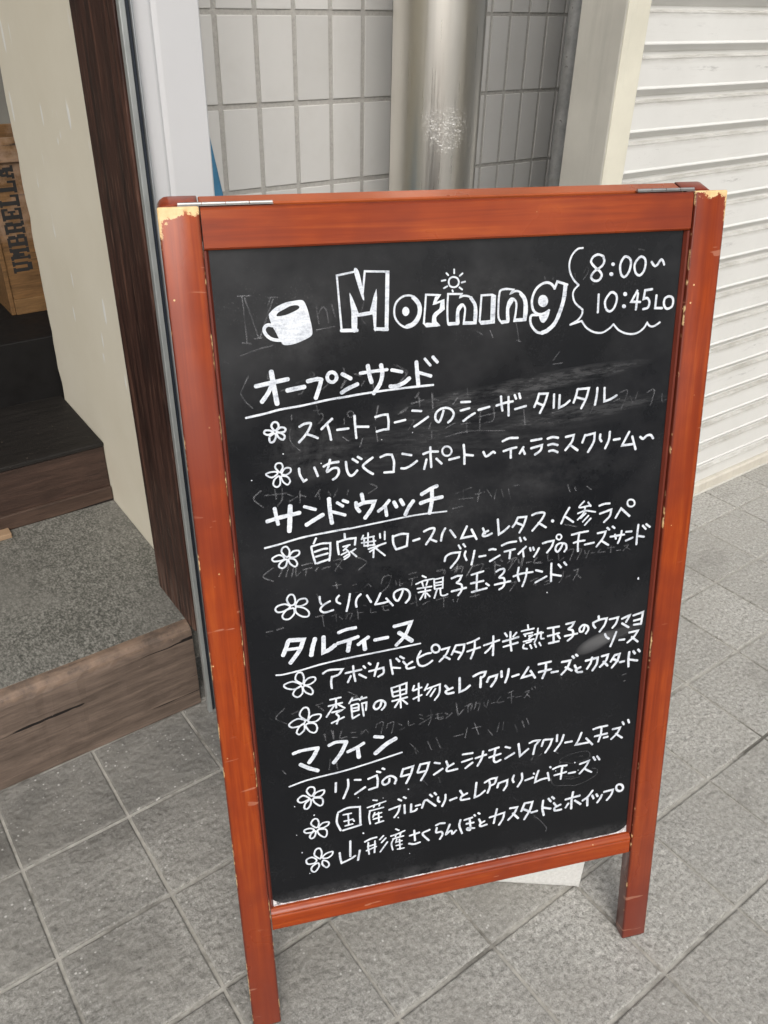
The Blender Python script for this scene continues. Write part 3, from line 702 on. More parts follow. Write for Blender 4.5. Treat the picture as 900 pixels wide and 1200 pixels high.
def writing(name, data, mat, wmul=1.0, label=None):
    bm = bmesh.new(); rng = random.Random(len(data))
    for st in data.split(';'):
        hd, body = st.split(':'); mode = hd[0]; w = int(hd[1:]) * 1e-4 * wmul
        rings = []
        for ring in body.split('|'):
            pts = []
            for tok in ring.split():
                c = tok.endswith('!'); a, b = tok.rstrip('!').split(',')
                pts.append((int(a) * 1e-4, int(b) * 1e-4, c))
            rings.append(pts)
        if mode == 'P': filled(bm, [cat(r, True) for r in rings])
        else: ribbon(bm, cat(rings[0], mode == 'C'), w, mode == 'C', rng)
    bmesh.ops.recalc_face_normals(bm, faces=bm.faces)
    for f_ in bm.faces:
        if f_.normal.y > 0: f_.normal_flip()
    o = obj(name, bm, mat, panel, recalc=False)
    if label: o['label'] = label
    return o

WRITING = """
cup_drawing=P0:-2245,10753 -2174,10814 -2066,10859 -1979,10873 -1887,10880 -1845,10856 -1812,10765 -1790,10651 -1776,10564 -1782,10488 -1852,10445 -1971,10404 -2050,10392 -2113,10399 -2135,10429 -2161,10474 -2189,10542 -2218,10601 -2238,10659 -2252,10725|-2165,10734 -2139,10761 -2060,10798 -2001,10823 -1934,10826 -1906,10808 -1922,10781 -1997,10748 -2075,10724 -2157,10717;L40:-2222,10618 -2264,10629 -2303,10611 -2318,10574 -2301,10526 -2256,10480 -2200,10458 -2138,10450
title_lettering=C24:-1463,11124! -1247,11158! -1179,10877! -1141,11155! -866,11138! -895,10487! -1042,10501! -1016,10936! -1091,10697! -1233,10674! -1320,10911! -1282,10516! -1436,10518!;L42:-882,11126 -910,10501;L42:-1440,10515 -1254,10506;L43:-1042,10509 -896,10494;L42:-1237,10677 -1069,10694;P0:-1266,11165 -1211,11158 -1159,10871 -1186,10872;P0:-1326,10916 -1290,10824 -1249,10711 -1260,10507 -1315,10510 -1314,10734;P0:-1014,10936 -1035,10502 -1057,10539 -1067,10669 -1092,10709;C25:-777,10800 -691,10859 -589,10853 -513,10785 -489,10687 -533,10560 -638,10501 -732,10531 -798,10616 -809,10713;L49:-581,10840 -514,10753 -513,10640 -577,10546 -663,10510;P0:-629,10682 -638,10654 -661,10635 -687,10637 -708,10658 -715,10689 -707,10717 -685,10735 -659,10734 -637,10713;C25:-427,10861! -260,10847! -333,10751! -215,10785! -212,10688! -308,10612 -313,10546! -273,10503! -422,10500! -456,10539! -440,10701;L44:-232,10757 -250,10682 -325,10621 -338,10540;L44:-418,10520 -296,10509;L43:-301,10819 -322,10762;C25:-159,10855! 6,10846! -11,10810! 32,10824 103,10809 174,10731 193,10632 186,10500! 35,10501! 43,10575 51,10673 24,10723 -11,10717 -46,10662 -54,10514! -124,10502 -159,10521 -168,10685;L41:121,10796 175,10699 173,10517;L41:38,10509 181,10504;L41:-142,10511 -36,10510;L41:-36,10513 -37,10645 5,10711;C26:253,10817! 386,10818! 422,10800! 414,10494! 258,10487! 234,10522!;L44:392,10793 388,10513;L45:257,10502 410,10503;C26:492,10862 563,10874 653,10862! 618,10819! 681,10844 744,10824 811,10746 833,10629 819,10504! 673,10496! 689,10587 694,10703 656,10755 611,10749 578,10660 582,10493! 519,10480! 472,10549 468,10715 475,10813;L42:745,10812 803,10714 804,10513;L42:678,10504 816,10504;L42:595,10509 587,10643 639,10736;L42:515,10492 595,10495;L32:1181,10851! 1133,10903 1068,10923 987,10894 926,10831 893,10725 912,10616 973,10562 1047,10558 1120,10596;L32:1178,10846! 1210,10927! 1342,10884!;L32:1039,10326 964,10351 896,10432 880,10509 900,10550 992,10548;L53:1318,10877 1307,10736 1269,10587 1202,10439 1112,10359 1039,10332;P0:996,10539 1057,10540 1123,10596 1115,10529 1074,10463 1033,10456 1004,10493;P0:1102,10706 1091,10665 1058,10641 1020,10643 985,10670 972,10714 982,10755 1014,10779 1052,10777 1087,10750
sun_drawing=C25:-28,10981 -40,10948 -71,10929 -111,10931 -142,10953 -151,10989 -142,11022 -111,11041 -71,11039 -40,11017;L25:-85,11127 -85,11083;L25:17,11078 -18,11051;L25:5,10975 49,10984;L25:-21,10923 14,10896;L25:-107,10895 -100,10876;L25:-180,11090 -156,11065;L25:-237,11006 -190,11013;L25:-211,10922 -168,10943
speech_bubble_drawing=L28:1520,11298 1451,11288 1382,11218 1355,11114 1379,11006 1436,10921 1491,10874!;L28:1491,10874 1433,10813 1424,10747 1461,10661 1560,10579!;L29:1560,10579 1555,10520 1502,10455 1406,10406!;L29:1406,10406 1556,10443;L29:1556,10443 1622,10361 1722,10300 1838,10282 1932,10325 1990,10377;L30:1990,10377 2070,10299 2191,10247 2310,10245 2404,10296 2456,10372;L30:2453,10363 2500,10321 2560,10321 2631,10361
opening_hours_lettering=L35:1791,11193 1724,11215 1661,11190 1637,11134 1687,11074 1756,11022 1788,10971 1754,10917 1689,10914 1648,10961 1691,11025 1780,11078 1810,11135 1791,11193;C36:2075,11173 2143,11153 2167,11094 2147,10995 2094,10939 2044,10975 2025,11084;C36:2285,11164 2344,11145 2365,11086 2348,10995 2295,10947 2238,10983 2219,11084;L36:2444,11099 2488,11050 2525,11062 2568,11119 2599,11101 2619,11058;L36:1763,10749 1767,10533;C36:1927,10763 1996,10734 2011,10665 1980,10573 1925,10536 1870,10579 1858,10673;L37:2282,10766! 2212,10637! 2334,10627;L37:2295,10735 2283,10538;L37:2486,10773 2389,10764! 2379,10662! 2428,10668 2461,10623 2448,10555 2381,10538;L37:2552,10696 2548,10541! 2647,10535;C37:2732,10674 2785,10641 2785,10554 2718,10523 2670,10569 2671,10647;P0:1954,11092 1950,11081 1939,11073 1922,11074 1910,11083 1905,11096 1908,11107 1919,11115 1936,11114 1948,11106;P0:1943,10977 1938,10964 1925,10956 1908,10957 1894,10966 1889,10981 1892,10994 1905,11002 1922,11001 1936,10992;P0:2148,10731 2144,10718 2131,10710 2113,10711 2099,10720 2094,10735 2097,10749 2109,10757 2127,10756 2141,10747;P0:2145,10584 2141,10571 2128,10563 2110,10564 2096,10573 2091,10589 2093,10602 2106,10610 2124,10609 2138,10600
heading_lettering:0=L54:-2462,9950 -2091,10004;L54:-2279,9947 -2336,9851 -2407,9763;L54:-2107,9873 -1904,9900;L62:-2274,10103 -2258,9945 -2235,9727;L52:-1864,9961 -1755,9978 -1698,9967;L52:-1705,9960 -1732,9875 -1780,9755;C44:-1521,9982 -1534,9950 -1563,9930 -1596,9933 -1623,9956 -1631,9992 -1619,10024 -1591,10044 -1557,10041 -1531,10017;L27:-2605,9591 -2383,9623 -2194,9658 -1947,9681 -1653,9722 -1505,9737;L49:-1453,10015 -1353,9954;L50:-1471,9795 -1388,9839 -1275,9882;L51:-880,9824 -804,9823 -712,9853 -642,9904;L51:-553,10091 -543,9943 -532,9801;L41:-1240,10008 -1069,10020 -912,10027;L42:-530,9965 -374,9909;L42:-349,10136 -293,10070;L42:-859,10019 -732,9987;L53:-1144,10090 -1130,9988 -1106,9891;L53:-985,10086 -973,9976 -1007,9861 -1085,9756;L36:-449,10121 -381,10038;L27:-1511,9733 -1212,9762 -759,9789 -347,9800
flower_drawing:0=C30:-2285,9411 -2321,9466 -2294,9510 -2249,9502 -2239,9450;C30:-2264,9409 -2211,9444 -2162,9426 -2173,9389 -2241,9385;C30:-2266,9384 -2208,9370 -2174,9332 -2197,9294 -2245,9322;C30:-2294,9378 -2352,9340 -2349,9279 -2307,9281 -2277,9342;C30:-2310,9391 -2367,9367 -2410,9389 -2396,9422 -2338,9416
menu_line_lettering:0=L36:-1994,9431 -1933,9460 -1857,9459 -1887,9383 -1942,9310 -2011,9242;L36:-1915,9334 -1857,9311 -1783,9273;L36:-1599,9493 -1662,9441 -1734,9378;L36:-1663,9432 -1641,9343 -1625,9237;L36:-1546,9352 -1408,9357;L36:-1328,9507 -1324,9367 -1317,9229;L37:-1320,9370 -1163,9356;L35:-1075,9467 -984,9485 -922,9485! -912,9400 -918,9303;L35:-1064,9286 -989,9301 -914,9303;L35:-836,9379 -702,9399;L35:-614,9506 -500,9491;L36:-592,9304 -505,9355 -414,9412;L36:-218,9472 -242,9394 -278,9334 -320,9374 -314,9445 -260,9493 -178,9504 -114,9472 -86,9416 -114,9356 -160,9318;L36:8,9559 124,9553;L36:2,9453 116,9474;L37:39,9319 117,9371 187,9406;L37:233,9442 376,9469;L37:469,9476 581,9502 684,9512;L37:526,9588 534,9497 549,9406;L37:626,9574 629,9453 633,9335;L37:706,9591 727,9541;L37:766,9604 783,9543;L37:716,9410 863,9439;L37:1033,9582 1008,9494 973,9415;L37:1033,9577 1149,9573! 1115,9458 1053,9331;L38:999,9471 1098,9423;L38:1236,9557 1239,9383;L38:1314,9541 1313,9377! 1389,9407 1455,9457;L38:1554,9595 1539,9514 1509,9425;L38:1558,9595 1711,9595! 1680,9466 1619,9342;L38:1531,9496 1651,9459;L38:1829,9591 1826,9491 1809,9372;L38:1929,9583 1938,9407! 2020,9428 2107,9471
flower_drawing:1=C26:-2268,8897 -2314,8960 -2294,9006 -2243,9006 -2224,8960 -2250,8909;C26:-2243,8882 -2197,8939 -2137,8933 -2137,8888 -2185,8858 -2228,8862;C26:-2246,8846 -2179,8830 -2149,8773 -2182,8731 -2226,8763 -2249,8811;C26:-2280,8850 -2334,8811 -2352,8750 -2315,8715 -2274,8741 -2266,8812;C26:-2295,8878 -2365,8841 -2430,8884 -2386,8906 -2310,8907
menu_line_lettering:1=L37:-2032,8919 -2027,8841 -1986,8752! -1950,8769;L37:-1847,8912 -1810,8800;L37:-1734,8913 -1654,8946 -1548,8953;L37:-1651,8990 -1673,8912 -1694,8842 -1622,8879 -1561,8873 -1551,8818 -1584,8763 -1629,8735;L37:-1458,8944 -1448,8834 -1416,8767 -1371,8771 -1321,8821;L37:-1375,8971 -1312,8923;L37:-1309,8992 -1263,8960;L38:-1124,8964 -1197,8917 -1248,8868 -1201,8808 -1127,8754;L36:-1026,8960 -953,8983 -882,8976! -857,8882 -864,8760;L37:-983,8758 -860,8754;L36:-750,8976 -634,8946;L37:-768,8790 -714,8785 -640,8814 -562,8865;L37:-483,8945 -400,8965 -289,8959;L37:-390,9024 -386,8899 -379,8765;L37:-441,8871 -457,8804 -472,8750;L37:-312,8869 -244,8796;L37:-145,8838 -14,8858;L37:45,9013 55,8892 56,8761;L38:61,8882 169,8862;L38:307,8895 340,8835 387,8849 434,8882 463,8866;C30:-113,8946 -126,8912 -156,8893 -195,8896 -225,8922 -236,8960 -224,8993 -195,9013 -156,9009 -126,8984;L38:562,9009 650,9040 766,9034;L38:578,8877 667,8899 752,8911;L38:675,8898 678,8779;L38:847,8906 798,8825;L39:835,8882 869,8811;L38:948,8979 1091,8991;L39:952,8878 1100,8907! 1084,8840 1008,8789;L39:1174,8985 1247,8999 1321,8982;L39:1186,8899 1252,8907 1318,8886;L39:1203,8816 1256,8821 1323,8791;L39:1427,8984 1537,8999! 1516,8912 1429,8806;L39:1486,8877 1603,8789;L39:1698,8984 1664,8886;L39:1698,8976 1831,8997! 1825,8883 1753,8749;L40:1913,8972 1912,8913 1936,8877;L40:2047,8995 2041,8888 1995,8776;L40:2110,8881 2197,8886;L40:2327,8969 2275,8866 2240,8791! 2405,8796;L40:2376,8902 2440,8720;L41:2494,8884 2538,8854 2590,8893 2645,8895 2686,8847
heading_lettering:1=L54:-2463,8289 -2301,8322 -2062,8355;L55:-1690,8495 -1685,8323 -1669,8170;L55:-1988,8186 -1886,8241 -1776,8296;L48:-2361,8447 -2348,8342 -2333,8236;L63:-2170,8454 -2185,8293 -2203,8130;L42:-1999,8427 -1864,8374;L42:-1682,8330 -1499,8258;L42:-1591,8432 -1522,8379;L42:-1516,8453 -1456,8423;L26:-2518,7943 -2355,7967 -2041,8026 -1609,8063 -1464,8071;L51:-1279,8508 -1265,8424;L51:-1355,8404 -1348,8336 -1314,8283;L52:-1347,8358 -1252,8392 -1121,8392! -1161,8299 -1248,8187;L52:-870,8356 -838,8288;L53:-784,8376 -749,8308;L53:-619,8342 -683,8258 -726,8171;L53:-306,8508 -381,8483 -509,8418;L53:-525,8301 -398,8332 -239,8353;L53:-374,8467 -375,8314 -407,8151;L46:-931,8386 -1000,8310 -1074,8258;L46:-985,8324 -969,8187;L22:-1483,8066 -1042,8108 -595,8147 -179,8152
flower_drawing:2=C28:-2269,7795 -2317,7863 -2299,7918 -2251,7927 -2219,7869 -2233,7803;C28:-2225,7789 -2176,7854 -2105,7854 -2105,7806 -2164,7775;C28:-2236,7759 -2166,7746 -2134,7683 -2164,7645 -2223,7695;C28:-2271,7760 -2336,7730 -2366,7676 -2324,7645 -2277,7674 -2259,7739;C28:-2296,7793 -2355,7829 -2437,7792 -2414,7750 -2307,7755
menu_line_lettering:2=L33:-1879,7994 -1913,7925;L33:-1946,7887 -1931,7773 -1906,7652;L33:-1939,7890 -1815,7913 -1704,7908! -1710,7782 -1729,7668;L34:-1907,7812 -1802,7837 -1744,7837;L34:-1897,7745 -1742,7771;L34:-1884,7653 -1737,7688;L34:-1518,8009 -1515,7951;L34:-1613,7915 -1612,7828 -1603,7739;L34:-1608,7905 -1507,7931 -1379,7934! -1392,7842;L28:-1544,7835 -1456,7850;L28:-1484,7835 -1541,7784;L28:-1522,7806 -1478,7762 -1471,7702 -1537,7661;L28:-1496,7760 -1571,7729;L28:-1485,7723 -1540,7691;L28:-1385,7789 -1442,7753;L28:-1449,7758 -1378,7680;L28:-1279,7956 -1303,7905;L28:-1285,7912 -1140,7927;L28:-1305,7856 -1124,7862;L29:-1274,7811 -1135,7809;L28:-1216,7981 -1226,7797;L28:-1270,7910 -1273,7827;L28:-1150,7915 -1144,7822;L29:-1065,7953 -1062,7894;L29:-1000,7973 -1003,7866;L29:-1220,7761 -991,7816;L29:-1089,7787 -1203,7721;L29:-1152,7738 -1159,7638;L29:-1118,7754 -1007,7644;L36:-896,7902 -893,7803 -863,7720;L36:-890,7891 -787,7914 -697,7902! -715,7741;L37:-857,7709 -791,7721 -711,7740;L37:-629,7799 -543,7818;L37:-485,7909 -408,7939 -342,7931 -381,7837 -458,7727;L37:-391,7788 -318,7749;L37:-198,7919 -237,7848 -256,7751;L37:-131,7885 -59,7776;L38:96,7910 54,7822 21,7752! 113,7760 191,7764;L38:160,7858 231,7713;L38:317,7855 348,7775;L38:391,7810 328,7787 319,7748 368,7742 443,7767;L38:522,7954 543,7740! 616,7781 684,7838;L37:802,7947 772,7875 731,7820;L37:802,7947 920,7943! 891,7839 831,7728;L37:772,7880 870,7831;L37:1001,7955 1079,7978 1177,7966 1138,7874 1014,7733;L37:1096,7836 1208,7757;L37:1534,8000 1474,7898 1426,7785;L38:1486,7875 1602,7785;L38:1971,7975 2044,7994 2122,7992;L38:1986,7859 2152,7901! 2136,7808 2056,7729;L39:2225,7769 2298,7899! 2434,7772;L31:1743,8066 1678,7987 1843,7996;L31:1802,8044 1844,7985;L31:1661,7902 1770,7928 1917,7894;L31:1766,7983 1739,7889 1662,7810;L31:1777,7891 1705,7827;L31:1819,7851 1740,7772;L31:1856,7809 1772,7720;C32:2496,7953 2487,7923 2461,7909 2427,7913 2398,7934 2386,7968 2392,7998 2418,8012 2452,8008 2481,7988;P0:1324,7834 1318,7822 1308,7814 1293,7816 1281,7826 1276,7842 1280,7855 1290,7862 1306,7860 1317,7850
menu_line_lettering:3=L35:-16,7656 12,7605;L35:48,7666 76,7625;L36:-207,7454 -188,7518 -116,7555 3,7555! -24,7467 -124,7347;L36:82,7558 68,7503 96,7428;L36:205,7551 188,7458 165,7355;L36:271,7456 360,7460;L36:409,7534 456,7541 503,7527;L36:422,7369 561,7437;L36:586,7574 679,7604 791,7608;L36:626,7480 776,7499;L37:710,7485 700,7374;L36:837,7656 858,7600;L36:900,7648 923,7615;L37:931,7514 881,7472 826,7421;L37:887,7471 903,7372;L37:989,7490 1002,7446;L37:1033,7491 1048,7450;L37:1120,7469 1088,7406 1052,7352;L37:1171,7531 1251,7546 1328,7549! 1303,7465 1239,7386;L37:1458,7469 1429,7410 1391,7378 1360,7419 1380,7479 1433,7500 1506,7476 1522,7415 1494,7368;L37:1590,7602 1706,7618 1829,7626;L37:1624,7479 1696,7493 1787,7494;L37:1698,7610 1688,7467 1696,7347;L37:1791,7432 1927,7445;L37:1973,7576 2092,7588! 2062,7501 1969,7379;L37:2037,7458 2148,7380;L37:2110,7640 2146,7609;L37:2189,7649 2222,7621;L37:2169,7500 2377,7507;L37:2236,7524 2254,7458;L37:2334,7567 2323,7477 2289,7389;L38:2401,7544 2486,7539;L38:2407,7411 2509,7444;L38:2581,7628 2576,7482 2576,7334;L38:2577,7463 2684,7435;L38:2649,7605 2701,7549;L38:2700,7622 2761,7572;C29:1373,7624 1417,7628 1441,7589 1412,7553 1370,7580
flower_drawing:3=C29:-2262,7121 -2299,7202 -2261,7265 -2211,7254 -2194,7177 -2211,7126;C29:-2195,7111 -2148,7179 -2062,7185 -2044,7126 -2111,7092 -2179,7095;C29:-2188,7081 -2096,7058 -2032,6991 -2044,6930 -2121,6938 -2193,7006;C29:-2215,7057 -2220,6991 -2284,6929 -2351,6935 -2370,6986 -2318,7054 -2240,7074;C29:-2271,7113 -2328,7144 -2413,7134 -2453,7093 -2428,7046 -2352,7046 -2273,7085
menu_line_lettering:4=L34:-1879,7183 -1878,7120 -1863,7074;L34:-1749,7101 -1838,7057 -1880,6996 -1827,6950 -1713,6967;L34:-1628,7164 -1661,7126 -1660,7078 -1617,7044;L35:-1485,7166 -1508,7045 -1540,6925;L35:-1343,7141 -1392,7095 -1412,7031 -1406,6966;L35:-1263,7114 -1210,7006;L35:-1082,7117 -1120,7035 -1158,6964;L35:-1157,6965 -1076,6968 -977,6982;L35:-1007,7031 -920,6915;L36:-777,7117 -805,7044 -852,6973 -899,7019 -894,7096 -821,7133 -732,7120 -688,7056 -698,6980 -744,6928;L36:-111,7192 -37,7215 27,7211! 0,7151 -37,7117 28,7079 29,7000 -18,6928;L36:-111,7001 94,7026;L36:167,7205 335,7235;L37:159,7080 337,7093;L37:245,7214 241,6979;L37:173,6949 386,6978;L37:375,7049 417,7013;L28:-512,7287 -462,7255;L28:-601,7179 -495,7212 -368,7223;L28:-517,7192 -503,7136;L28:-441,7204 -459,7145;L28:-583,7109 -387,7115;L28:-570,7052 -402,7063;L28:-473,7112 -476,6960;L28:-493,7033 -549,6944;L28:-457,7028 -413,6971;L28:-353,7221 -347,7074;L28:-350,7210 -231,7223! -236,7068;L28:-332,7158 -249,7161;L28:-332,7119 -249,7122;L28:-341,7069 -240,7070;L29:-314,7060 -351,6938;L29:-268,7063 -259,6973 -213,6957 -166,6970;L37:517,7203 568,7229 627,7226 621,7173 563,7111 623,7095 640,7030 619,6963 564,6932;L37:498,7012 722,7034;L37:766,7098 878,7124 1044,7126;L37:837,7220 825,7113 851,7016;L37:959,7188 941,7050 900,6931;L37:1089,7146 1182,7110;L38:1089,6963 1247,7031;L37:1312,7217 1314,7076 1320,6946;L38:1323,7051 1464,7008;L38:1416,7187 1457,7138;L38:1499,7207 1536,7161
heading_lettering:2=L61:-2323,6610 -2358,6515 -2403,6414;L61:-2311,6620 -2124,6602! -2189,6449 -2316,6286;L62:-1974,6590 -2013,6470 -2038,6352;L62:-1861,6597 -1874,6370! -1797,6396 -1715,6451;L63:-1519,6490 -1548,6336;L64:-844,6496 -669,6345;L63:-1329,6459 -1318,6323;L50:-2360,6490 -2198,6486;L50:-1661,6628 -1568,6656 -1431,6667;L51:-1680,6471 -1530,6497 -1402,6527;L51:-1265,6500 -1348,6449 -1407,6408;L52:-1181,6440 -1003,6452;L52:-912,6602 -677,6632! -763,6444 -889,6314;L26:-2513,6133 -2413,6128 -2186,6153 -1911,6196 -1565,6227 -1098,6252 -551,6284
flower_drawing:4=C30:-2191,5951 -2267,6023 -2241,6111 -2181,6116 -2155,6038 -2167,5958;C30:-2150,5967 -2096,6015 -2015,6017 -2008,5965 -2082,5919 -2153,5921;C30:-2153,5909 -2084,5873 -2048,5807 -2071,5760 -2140,5801 -2176,5866;C30:-2185,5891 -2191,5798 -2255,5751 -2313,5797 -2288,5863 -2225,5906;C30:-2212,5943 -2309,6000 -2421,5969 -2395,5913 -2297,5881 -2214,5908
menu_line_lettering:5=L37:-1901,6051 -1817,6089 -1634,6073! -1688,6001 -1782,5976;L37:-1782,5983 -1796,5903 -1791,5803;L37:-1595,6003 -1377,6021;L37:-1488,6095 -1483,5965 -1467,5856;L38:-1525,5949 -1571,5858;L38:-1411,5952 -1319,5884;L38:-1348,6070 -1324,6036;L38:-1276,6105 -1250,6077;L38:-1274,5975 -1074,5999! -1076,5916 -1151,5870;L38:-1145,6082 -1179,5982 -1203,5891;L38:-976,6100 -964,5992 -946,5874;L38:-958,5979 -842,5951;L38:-891,6109 -850,6055;L38:-838,6130 -785,6091;L38:-797,6045 -751,5978;L39:-669,6023 -751,5974 -735,5923 -639,5930;L38:-548,6166 -596,6063 -577,5960 -517,5927 -446,5948 -384,5989;L38:-576,6071 -474,6109 -404,6113;L38:-252,6138 -144,6154! -191,6050 -283,5958;L39:-221,6033 -135,5969;L39:-48,6171 -78,6098 -109,6036;L39:-48,6171 75,6166! 56,6064 -12,5948;L39:-88,6089 25,6041;L39:117,6173 209,6195 287,6227;L39:118,6047 304,6083;L39:226,6193 221,6070 171,5926;L39:360,6103 584,6149;L39:495,6227 498,6069 495,5922;L39:491,6104 440,6034 378,5981;L39:666,6244 699,6189;L40:835,6227 790,6174;L40:638,6118 869,6152;L40:650,6032 861,6065;L39:746,6253 750,6095 769,5951;C38:-280,6159 -292,6125 -321,6108 -355,6114 -383,6141 -393,6180 -383,6213 -354,6231 -320,6225 -292,6198;L34:912,6237 1095,6251;L33:1001,6320 1014,6249;L34:945,6181 1077,6189;L34:970,6148 962,6179;L34:1024,6143 1079,6145 1026,6103 1062,6054 987,6037;L34:945,6066 1102,6083;L34:1113,6154 1236,6163;L34:1157,6241 1145,6116 1114,6030;L34:1160,6168 1208,6175! 1209,6077 1251,6066;L34:954,6021 945,5967 1005,5939;L34:1047,5998 1073,5939;L34:1116,6001 1142,5946;L34:1184,6012 1210,5960;L40:1304,6220 1476,6222;L40:1310,6094 1482,6116;L40:1390,6217 1406,5975;L41:1332,5976 1484,5986;L41:1462,6081 1497,6029;L41:1583,6243 1703,6254! 1673,6195 1621,6158 1688,6124 1694,6032 1620,5970;L41:1572,6051 1764,6062;L41:1869,6152 1851,6087 1807,6087 1797,6141 1849,6185 1917,6156 1932,6097 1898,6040;L41:2080,6290 2087,6243;L41:2002,6200 2010,6153 2042,6107;L41:2007,6199 2099,6230 2210,6236! 2184,6137 2113,6037;L41:2256,6212 2389,6224! 2363,6131 2312,6066;L42:2452,6191 2575,6232! 2521,6125;L42:2459,6116 2569,6034;L42:2630,6216 2781,6250! 2772,6148 2765,6056;L42:2645,6129 2768,6144;L42:2651,6063 2764,6063;L42:2200,5984 2226,5934 2269,5896;L42:2379,5990 2339,5868 2302,5764;L42:2436,5846 2522,5845;L42:2586,5945 2728,5957! 2668,5861 2573,5783;L43:2634,5867 2738,5772
flower_drawing:5=C31:-2170,5376 -2247,5464 -2199,5562 -2138,5563 -2118,5487 -2139,5382;C31:-2128,5380 -2074,5430 -1970,5427 -1973,5374 -2038,5326 -2131,5337;C31:-2143,5315 -2051,5292 -2024,5213 -2059,5151 -2130,5185 -2176,5280;C31:-2195,5308 -2200,5224 -2266,5164 -2305,5196 -2280,5264 -2226,5314;C31:-2190,5380 -2291,5412 -2398,5348 -2361,5292 -2258,5296 -2193,5332
menu_line_lettering:6=L33:-1825,5630 -1678,5641;L34:-1745,5632 -1748,5488;L34:-1850,5534 -1662,5552;L34:-1771,5534 -1888,5367;L34:-1721,5539 -1632,5464;L34:-1810,5425 -1663,5441! -1749,5399 -1718,5337 -1753,5233;L34:-1823,5257 -1647,5321;L34:-1567,5524 -1521,5598;L34:-1535,5562 -1430,5571;L34:-1418,5549 -1387,5597;L34:-1398,5565 -1324,5575;L34:-1539,5490 -1534,5299;L34:-1539,5485 -1444,5491 -1441,5393;L34:-1530,5435 -1450,5439;L34:-1532,5386 -1447,5394;L34:-1531,5273 -1436,5319;L34:-1386,5490 -1327,5498! -1340,5374;L34:-1391,5493 -1373,5287;L39:-1119,5466 -1138,5397 -1193,5358 -1228,5402 -1200,5470 -1124,5492 -1068,5445 -1074,5385 -1118,5336;L34:-973,5660 -955,5523;L34:-966,5658 -757,5700! -764,5536;L34:-953,5586 -769,5606;L35:-948,5517 -762,5536;L34:-854,5674 -845,5318;L35:-967,5447 -750,5472;L35:-859,5451 -931,5342;L35:-827,5450 -752,5362;L35:-650,5637 -673,5568;L35:-662,5561 -542,5593;L35:-584,5662 -588,5381;L35:-664,5429 -543,5471;L35:-454,5626 -499,5536;L35:-466,5555 -279,5594! -290,5449 -357,5350;L35:-400,5553 -471,5457;L35:-345,5533 -418,5423;L45:-201,5556 -157,5493;L45:-95,5504 -190,5467 -168,5421 -79,5422;L45:9,5645 10,5418! 89,5441 160,5495;L45:210,5634 310,5673 389,5676! 368,5614 316,5586;L45:323,5604 318,5436;L46:447,5575 415,5506;L46:447,5575 561,5592! 540,5508 478,5420;L46:628,5642 634,5549;L46:737,5660 726,5562 690,5449;L44:794,5526 892,5543;L44:1035,5637 943,5481! 1102,5503;L44:1070,5573 1144,5445;L44:1190,5658 1380,5670;L44:1200,5528 1386,5544;L44:1306,5648 1299,5524 1259,5416;L45:1396,5488 1496,5490;L45:1549,5633 1681,5636! 1638,5518 1555,5425;L45:1611,5536 1716,5464;L45:1710,5701 1737,5669;L45:1764,5718 1791,5692;L45:1755,5543 1784,5485;L45:1849,5495 1780,5467 1808,5421 1879,5414;L45:1924,5589 2114,5610! 2103,5505 2043,5407;L45:2023,5626 2004,5535 1954,5450;L46:2177,5621 2274,5632! 2247,5534 2159,5446;L46:2209,5527 2280,5447;L46:2384,5605 2350,5543 2327,5506;L46:2384,5605 2461,5611! 2431,5502 2353,5401;L46:2357,5547 2444,5500;L46:2477,5472 2544,5477;L46:2616,5619 2613,5498 2624,5373;L46:2621,5491 2761,5451;L46:2681,5622 2711,5576;L46:2758,5636 2787,5599
heading_lettering:3=L52:-2375,4869 -2259,4895 -2028,4897;L53:-1879,4903 -1772,4936 -1628,4915;L54:-1390,4841 -1500,4787 -1620,4744;L54:-1231,4917 -1117,4886;L62:-2037,4886 -2098,4773 -2167,4679;L62:-2290,4672 -2173,4586 -2054,4520;L63:-1479,4770 -1468,4620;L63:-1634,4908 -1717,4744 -1827,4604;L71:-932,4826 -1066,4761 -1229,4636;L28:-2464,4338 -2184,4397 -1710,4435 -1315,4492 -845,4574
flower_drawing:6=C33:-2171,4111 -2230,4203 -2194,4265 -2130,4251 -2120,4178;C33:-2139,4096 -2093,4159 -1995,4176 -1993,4123 -2054,4076;C33:-2141,4065 -2024,4038 -2018,3944 -2063,3920 -2134,3997;C33:-2185,4061 -2190,3970 -2237,3907 -2279,3925 -2264,4001;C33:-2205,4084 -2287,4145 -2365,4090 -2326,4033 -2228,4053
